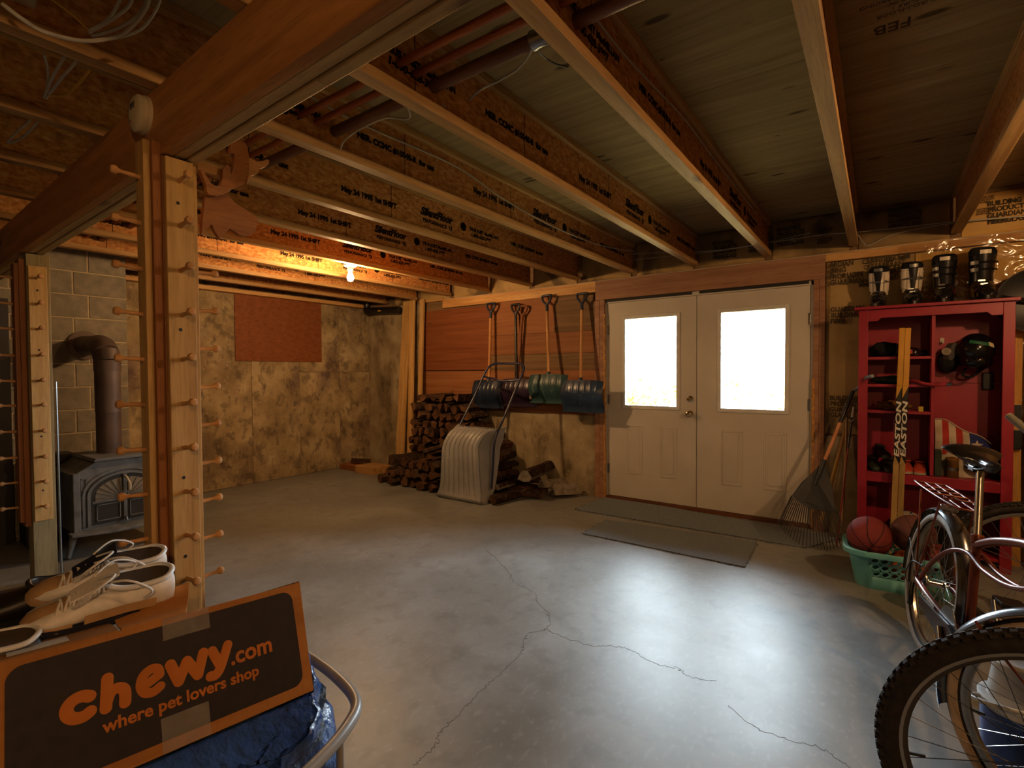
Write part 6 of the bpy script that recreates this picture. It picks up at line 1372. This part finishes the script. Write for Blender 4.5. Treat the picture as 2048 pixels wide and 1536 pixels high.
# ---------------------------------------------------------------- water jug
JB = plain('blue_jug_plastic', '#2b4a94', .4); JW = plain('white_jug_plastic', '#c4c4c2', .4)
jx_, jy_ = .385, 2.245
t = thing('water_jug', 'blue water jug with white lid and handle behind the bicycle wheels', 'jug', (jx_, jy_, 0))
obj('body', MB().lathe([(0, .001), (.094, .001), (.098, .02), (.104, .27), (0, .27)], 32, (jx_, jy_, 0)), JB, t, 40)
obj('shoulder_band', MB().lathe([(.1045, .262), (.109, .265), (.110, .288), (.100, .292), (.09, .292)], 32, (jx_, jy_, 0)), JW, t, 40)
obj('lid', MB().lathe([(.088, .291), (.082, .33), (.074, .385), (.078, .392), (.078, .41), (.066, .418), (.058, .405), (0, .402)], 32, (jx_, jy_, 0)), JW, t, 40)
obj('carry_handle', MB().tube(smoothpath([(jx_-.109, jy_-.02, .279), (jx_-.135, jy_-.06, .288), (jx_-.10, jy_-.105, .30), (jx_-.03, jy_-.118, .305), (jx_+.06, jy_-.105, .305)], 5), .007, 8), JW, t, 60)
# ---------------------------------------------------------------- open shipping box in the left foreground
BX, BY, BZ, BO = V((.1433, .9891, -.0339)), V((-.9170, .1197, -.3803)), V((-.3722, .0856, .9242)), V((-1.431, .202, .444))
BX.normalize(); BY = (BY-BX*BY.dot(BX)).normalized(); BZ = BX.cross(BY)
MBX = frame(BO, BX, BY, BZ)
CARD = mat('brown_cardboard', [(0, '#95602e'), (1, '#ab743c')], scale=(1,1,3), ns=6, rough=.8, spec=.2, layers=[('noise', (30,1,1), 3, .5, .75, '#7d4e24', .25)])
CARDIN = mat('cardboard_inside', [(0, '#7d5530'), (1, '#936a40')], ns=6, rough=.85, spec=.15)
PRINT = mat('dark_brown_print', [(0, '#1c1314'), (1, '#281c1b')], ns=40, rough=.6, spec=.3)
ORANGE = mat('orange_card_lettering', [(0, '#a85f22'), (1, '#b86b2a')], ns=9, rough=.7, spec=.2)
m, nt, N, L, B = nodes('clear_packing_tape')
tr = N.new('ShaderNodeBsdfTransparent'); tr.inputs[0].default_value = (.86, .80, .72, 1); gl = N.new('ShaderNodeBsdfGlossy'); gl.inputs['Roughness'].default_value = .22; df_ = N.new('ShaderNodeBsdfDiffuse'); df_.inputs[0].default_value = (.32, .25, .19, 1)
m1 = N.new('ShaderNodeMixShader'); m1.inputs[0].default_value = .16; m2 = N.new('ShaderNodeMixShader'); m2.inputs[0].default_value = .10
tcn = N.new('ShaderNodeTexNoise'); tcn.inputs['Scale'].default_value = 60; bpn = N.new('ShaderNodeBump'); bpn.inputs['Strength'].default_value = .4; L.new(tcn.outputs[0], bpn.inputs['Height']); L.new(bpn.outputs[0], gl.inputs['Normal'])
L.new(tr.outputs[0], m1.inputs[1]); L.new(df_.outputs[0], m1.inputs[2]); L.new(m1.outputs[0], m2.inputs[1]); L.new(gl.outputs[0], m2.inputs[2]); L.new(m2.outputs[0], N['Material Output'].inputs[0]); TAPE = m
BL_, BD, BHT, TH = .66, .40, .30, .005
box = thing('shipping_box', 'open cardboard chewy box with dark printed front holding shoes', 'box', M=MBX)
box['label'] = 'open cardboard shipping box with dark printed front holding white sneakers'
def bo(nm, mb, m_, sm=None, **k): return obj(nm, mb, m_, box, sm, world=False, **k)
bo('front_panel', MB().box(0, BL_, 0, TH, 0, BHT), CARD); bo('rear_panel', MB().box(0, BL_, BD-TH, BD, 0, BHT), CARDIN)
bo('left_panel', MB().box(0, TH, TH, BD-TH, 0, BHT), CARD)
rp_ = MB().hexa([(BL_-TH, TH, 0), (BL_, TH, 0), (BL_, BD-TH, 0), (BL_-TH, BD-TH, 0), (BL_-TH+.006, TH, BHT), (BL_+.006, TH, BHT), (BL_+.004, BD-TH, BHT), (BL_-TH+.004, BD-TH, BHT)]); bo('right_panel', rp_, CARD)
bo('base_panel', MB().box(0, BL_, 0, BD, -.005, 0), CARD)
rr_ = [(x, -.0006, z) for x, z in [(p[0]+.326, p[1]+.153) for p in rrect(.309, .131, .03)]]
bo('printed_panel', MB().prism(rr_, None, (0, .0005, 0)), PRINT)
tx = lambda s, size, x, z, bold, sx=1., m_=ORANGE, sp=1., sh=0: text('lettering', s, size, m_, box, frame((x, -.0008, z), (1,0,0), (0,0,1), (0,-1,0)), ext=.0003, bold=bold, sx=sx, world=False, space=sp, shear=sh)
def letter(strokes, r):
    mb = MB()
    for st in strokes:
        p = smoothpath([(x, 0, z) for x, z in st], 8) if len(st) > 2 else [V((x, 0, z)) for x, z in st]
        mb.tube(p, r, 12, caps=False)
        for e in (p[0], p[-1]): mb.ellipsoid(e, (r, r, r), 14, 10)
    mb.v = [(x, -.0008+y*.05, z) for x, y, z in mb.v]
    bo('lettering', mb, ORANGE)
arc_ = lambda cx, cz, rx, rz, a0, a1, n=10: [(cx+rx*math.cos(math.radians(a0+(a1-a0)*k/n)), cz+rz*math.sin(math.radians(a0+(a1-a0)*k/n))) for k in range(n+1)]
letter([arc_(.140, .160, .0245, .0215, 48, 312)], .0125)
letter([[(.190, .202), (.185, .139)], [(.187, .152), (.194, .168), (.207, .174), (.219, .168), (.222, .155), (.221, .137)]], .0118)
letter([[(.258, .158), (.274, .165), (.292, .173)], [(.292, .173), (.289, .187), (.274, .191), (.258, .180), (.253, .160), (.261, .143), (.277, .139), (.292, .146)]], .0105)
letter([[(.316, .187), (.331, .142)], [(.331, .142), (.352, .183)], [(.352, .183), (.374, .142)], [(.374, .142), (.390, .190)]], .0122)
letter([[(.411, .187), (.426, .148)], [(.449, .190), (.436, .160), (.425, .138), (.414, .127), (.402, .128)]], .0118)
tx('.com', .060, .452, .137, .0016, .93); tx('where pet lovers shop', .038, .178, .089, .0010, .985)
for x0, x1, z0, z1 in ((.304, .411, .247, .3015), (.288, .392, -.004, .073)):
    def tp(u, v): return V((x0+(x1-x0)*u, -.0016-.0012*abs(math.sin(17*u+9*v)), z0+(z1-z0)*v))
    bo('packing_tape', MB().grid(tp, 10, 8), TAPE, 60)
# flaps: torn front flap bent inward on the left, curled piece in the middle, open right end
def flap(pts, m_, th=.004, bend=0):
    a, b, c, d = [V(p) for p in pts]
    f = lambda u, v, o=0: (a.lerp(b, u)).lerp(d.lerp(c, u), v)+V((0, 0, bend*math.sin(PI*v)+o))
    mb = MB(); mb.grid(lambda u, v: f(u, v), 10, 6); mb.grid(lambda u, v: f(u, v, th), 10, 6, flip=True)
    mb.grid(lambda u, v: f(u, 0, th*v), 10, 1); mb.grid(lambda u, v: f(u, 1, th*v), 10, 1, flip=True); mb.grid(lambda u, v: f(0, u, th*v), 6, 1, flip=True); mb.grid(lambda u, v: f(1, u, th*v), 6, 1)
    return mb
bo('front_flap', flap([(0, .002, BHT), (.215, .002, BHT), (.20, .105, BHT+.030), (.0, .12, BHT+.035)], CARDIN, bend=.004), CARDIN, 40)
bo('torn_flap', flap([(.222, .002, BHT), (.36, .004, BHT), (.385, .055, BHT+.075), (.215, .09, BHT+.055)], CARD, bend=-.012), CARD, 40)
bo('rear_flap', flap([(.0, BD+.001, BHT), (.66, BD+.001, BHT), (.64, BD+.05, BHT-.10), (.02, BD+.05, BHT-.10)], CARDIN, bend=.006), CARDIN, 40)
bo('side_flap', flap([(BL_+.006, .01, BHT), (BL_+.006, BD-.01, BHT), (BL_-.07, BD-.03, BHT-.05), (BL_-.08, .10, BHT-.06)], CARDIN, bend=0), CARDIN, 40)
bo('shipping_label', flap([(.02, .012, BHT+.0085), (.125, .012, BHT+.0085), (.12, .055, BHT+.021), (.018, .06, BHT+.0225)], TRIMW, th=.0006, bend=.003), plain('paper_label', '#b9b4aa', .7), 40)
# packed things inside, so the shoes have something to rest on
single('folded_clothing', lump(MBX @ V((.30, .22, .16)), (.20, .20, .14), 31, .15), plain('brown_folded_cloth', '#4b3a2a', .95), 'brown folded clothing inside the shipping box under the shoes', 'clothing', smooth=60)
# ---------------------------------------------------------------- shoes in the box
def boxp(px, py, dep):
    d = ray(px, py); p0 = BO+BY*dep; t = ((p0-V((0,0,H))).dot(BY))/d.dot(BY); return V((0,0,H))+d*t
LEATHER_W = mat('white_sneaker_upper', [(0, '#cdc4b9'), (1, '#e6dfd6')], ns=30, rough=.5, spec=.35); TANT = mat('tan_sneaker_toe', [(0, '#a8835a'), (1, '#c09a6d')], ns=20, rough=.45); NAVYS = plain('navy_midsole', '#242837', .5); LACEW = plain('white_lace', '#d9d2c8', .7); GREYIN = plain('silver_collar', '#dedcd8', .3)
def place_shoe(label, toe, heel, dep, up, upper, sole, accent, lace, tongue, collar, L_=.30, lift=0.):
    T, Hh = boxp(*toe, dep), boxp(*heel, dep); x = (T-Hh).normalized(); z = V(up); z = (z-x*z.dot(x)).normalized(); y = z.cross(x)
    o = (T+Hh)/2+z*lift
    return shoe('sneaker', label, frame(o, x, y, z), upper, sole, accent, L_=L_, laces=lace, tongue=tongue, collar=collar)
s1 = place_shoe('white laced sneaker lying nearest the front of the shipping box', (65, 1262), (338, 1205), .10, (.30, -.12, 1), LEATHER_W, NAVYS, TANT, LACEW, LEATHER_W, GREYIN, .305)
s2 = place_shoe('white laced sneaker lying behind the other at the back of the box', (74, 1205), (325, 1162), .235, (.30, -.05, 1), LEATHER_W, NAVYS, TANT, LACEW, NAVYS, GREYIN, .30)
for s, toe in ((s1, None), (s2, None)):
    S = .305/.28
    obj('toe_cap', MB().loft([[(x*S, w_*S*math.cos(a), (.014+h_*max(0, math.sin(a)))*S) for a in [PI*k/12 for k in range(13)]]+[(x*S, -w_*S, .012*S)] for x, w_, h_ in ((.065, .0455, .053), (.09, .0465, .043), (.12, .042, .033), (.140, .031, .023), (.150, .012, .012))]), TANT, s, 50, world=False)
    for k, pts in enumerate((((.03, .02, .10), (-.02, .06, .13), (-.07, .07, .10), (-.06, .055, .07)), ((.03, -.02, .10), (-.01, -.05, .115), (-.06, -.07, .085), (-.03, -.06, .06)), ((.025, .0, .105), (.0, .045, .14), (.04, .07, .12), (.07, .05, .075)))):
        obj('loose_lace', MB().tube(smoothpath([V(p)*S for p in pts], 6), .0028, 6), LACEW, s, 60, world=False)
DKB = plain('black_boot_leather', '#1f1814', .45)
place_shoe('black shoe with brown tongue at the left back of the box', (-45, 1250), (150, 1222), .30, (.25, .1, 1), DKB, DARKM, None, None, None, DKB, .29)
place_shoe('dark shoe with tan toe at the left frame edge', (-215, 1372), (30, 1330), .09, (.3, .0, 1), DKB, DARKM, None, LACEW, None, GREYIN, .28, -.02)
# ---------------------------------------------------------------- blue plastic bag and tube frame under the box
TARP = mat('blue_woven_plastic', [(0, '#22396a'), (1, '#3a5a94')], ns=5, rough=.16, spec=.7, bump=1.0, bs=26)
IB = MBX.inverted()
bc = V((-1.60, .50, .235))
def tarp(p):
    p = V([math.copysign(abs(c/r_)**.72*r_, c) for c, r_ in zip(p, (.36, .47, .34))])
    k = 1+.10*mnoise.noise(p*5.5)+.07*mnoise.noise(p*13)+.04*mnoise.noise(p*27)+.02*mnoise.noise(p*50); q = bc+p*k
    l = IB @ q
    if l.x < BL_+.012:
        lim = -.012-max(0, -l.y)*1.3
        if l.z > lim: l.z = lim; q = MBX @ l
    q.z = max(q.z, .10)
    return q-bc
single('blue_plastic_bag', MB().ellipsoid(bc, (.36, .47, .34), 150, 90, fn=tarp), TARP, 'crumpled shiny blue woven plastic bag under the shipping box', 'bag', smooth=180)
TUBEM = plain('grey_painted_tube', '#8d8982', .35)
cart = thing('tubular_cart', 'low cart with grey bent tube rim carrying the blue bag', 'cart', (-1.6, .45, 0))
lp = [(-1.93, 1.035, .335), (-1.60, 1.03, .335), (-1.40, 1.005, .335), (-1.285, .965, .335), (-1.225, .89, .335), (-1.175, .76, .335), (-1.125, .52, .335), (-1.08, .25, .335), (-1.06, -.05, .335), (-1.10, -.16, .335), (-1.25, -.20, .335), (-1.80, -.22, .335), (-1.90, -.17, .335), (-1.93, -.05, .335), (-1.93, .55, .335)]
obj('rim_tube', MB().tube(smoothpath(lp, 6), .0175, 12), TUBEM, cart, 60)
obj('deck', MB().box(-1.92, -1.15, -.15, .95, .075, .095), PLYGREY, cart, bevel=.004)
for x, y in ((-1.22, .86), (-1.10, -.08), (-1.88, .60), (-1.88, -.12)):
    obj('upright', MB().tube([(x, y, .09), (x, y, .33)], .011, 10), TUBEM, cart, 50); obj('caster', MB().lathe([(0, -.014), (.036, -.014), (.036, .014), (0, .014)], 20, (x+.03, y-.05, .0365), (1,0,0)), DARKM, cart, 40)
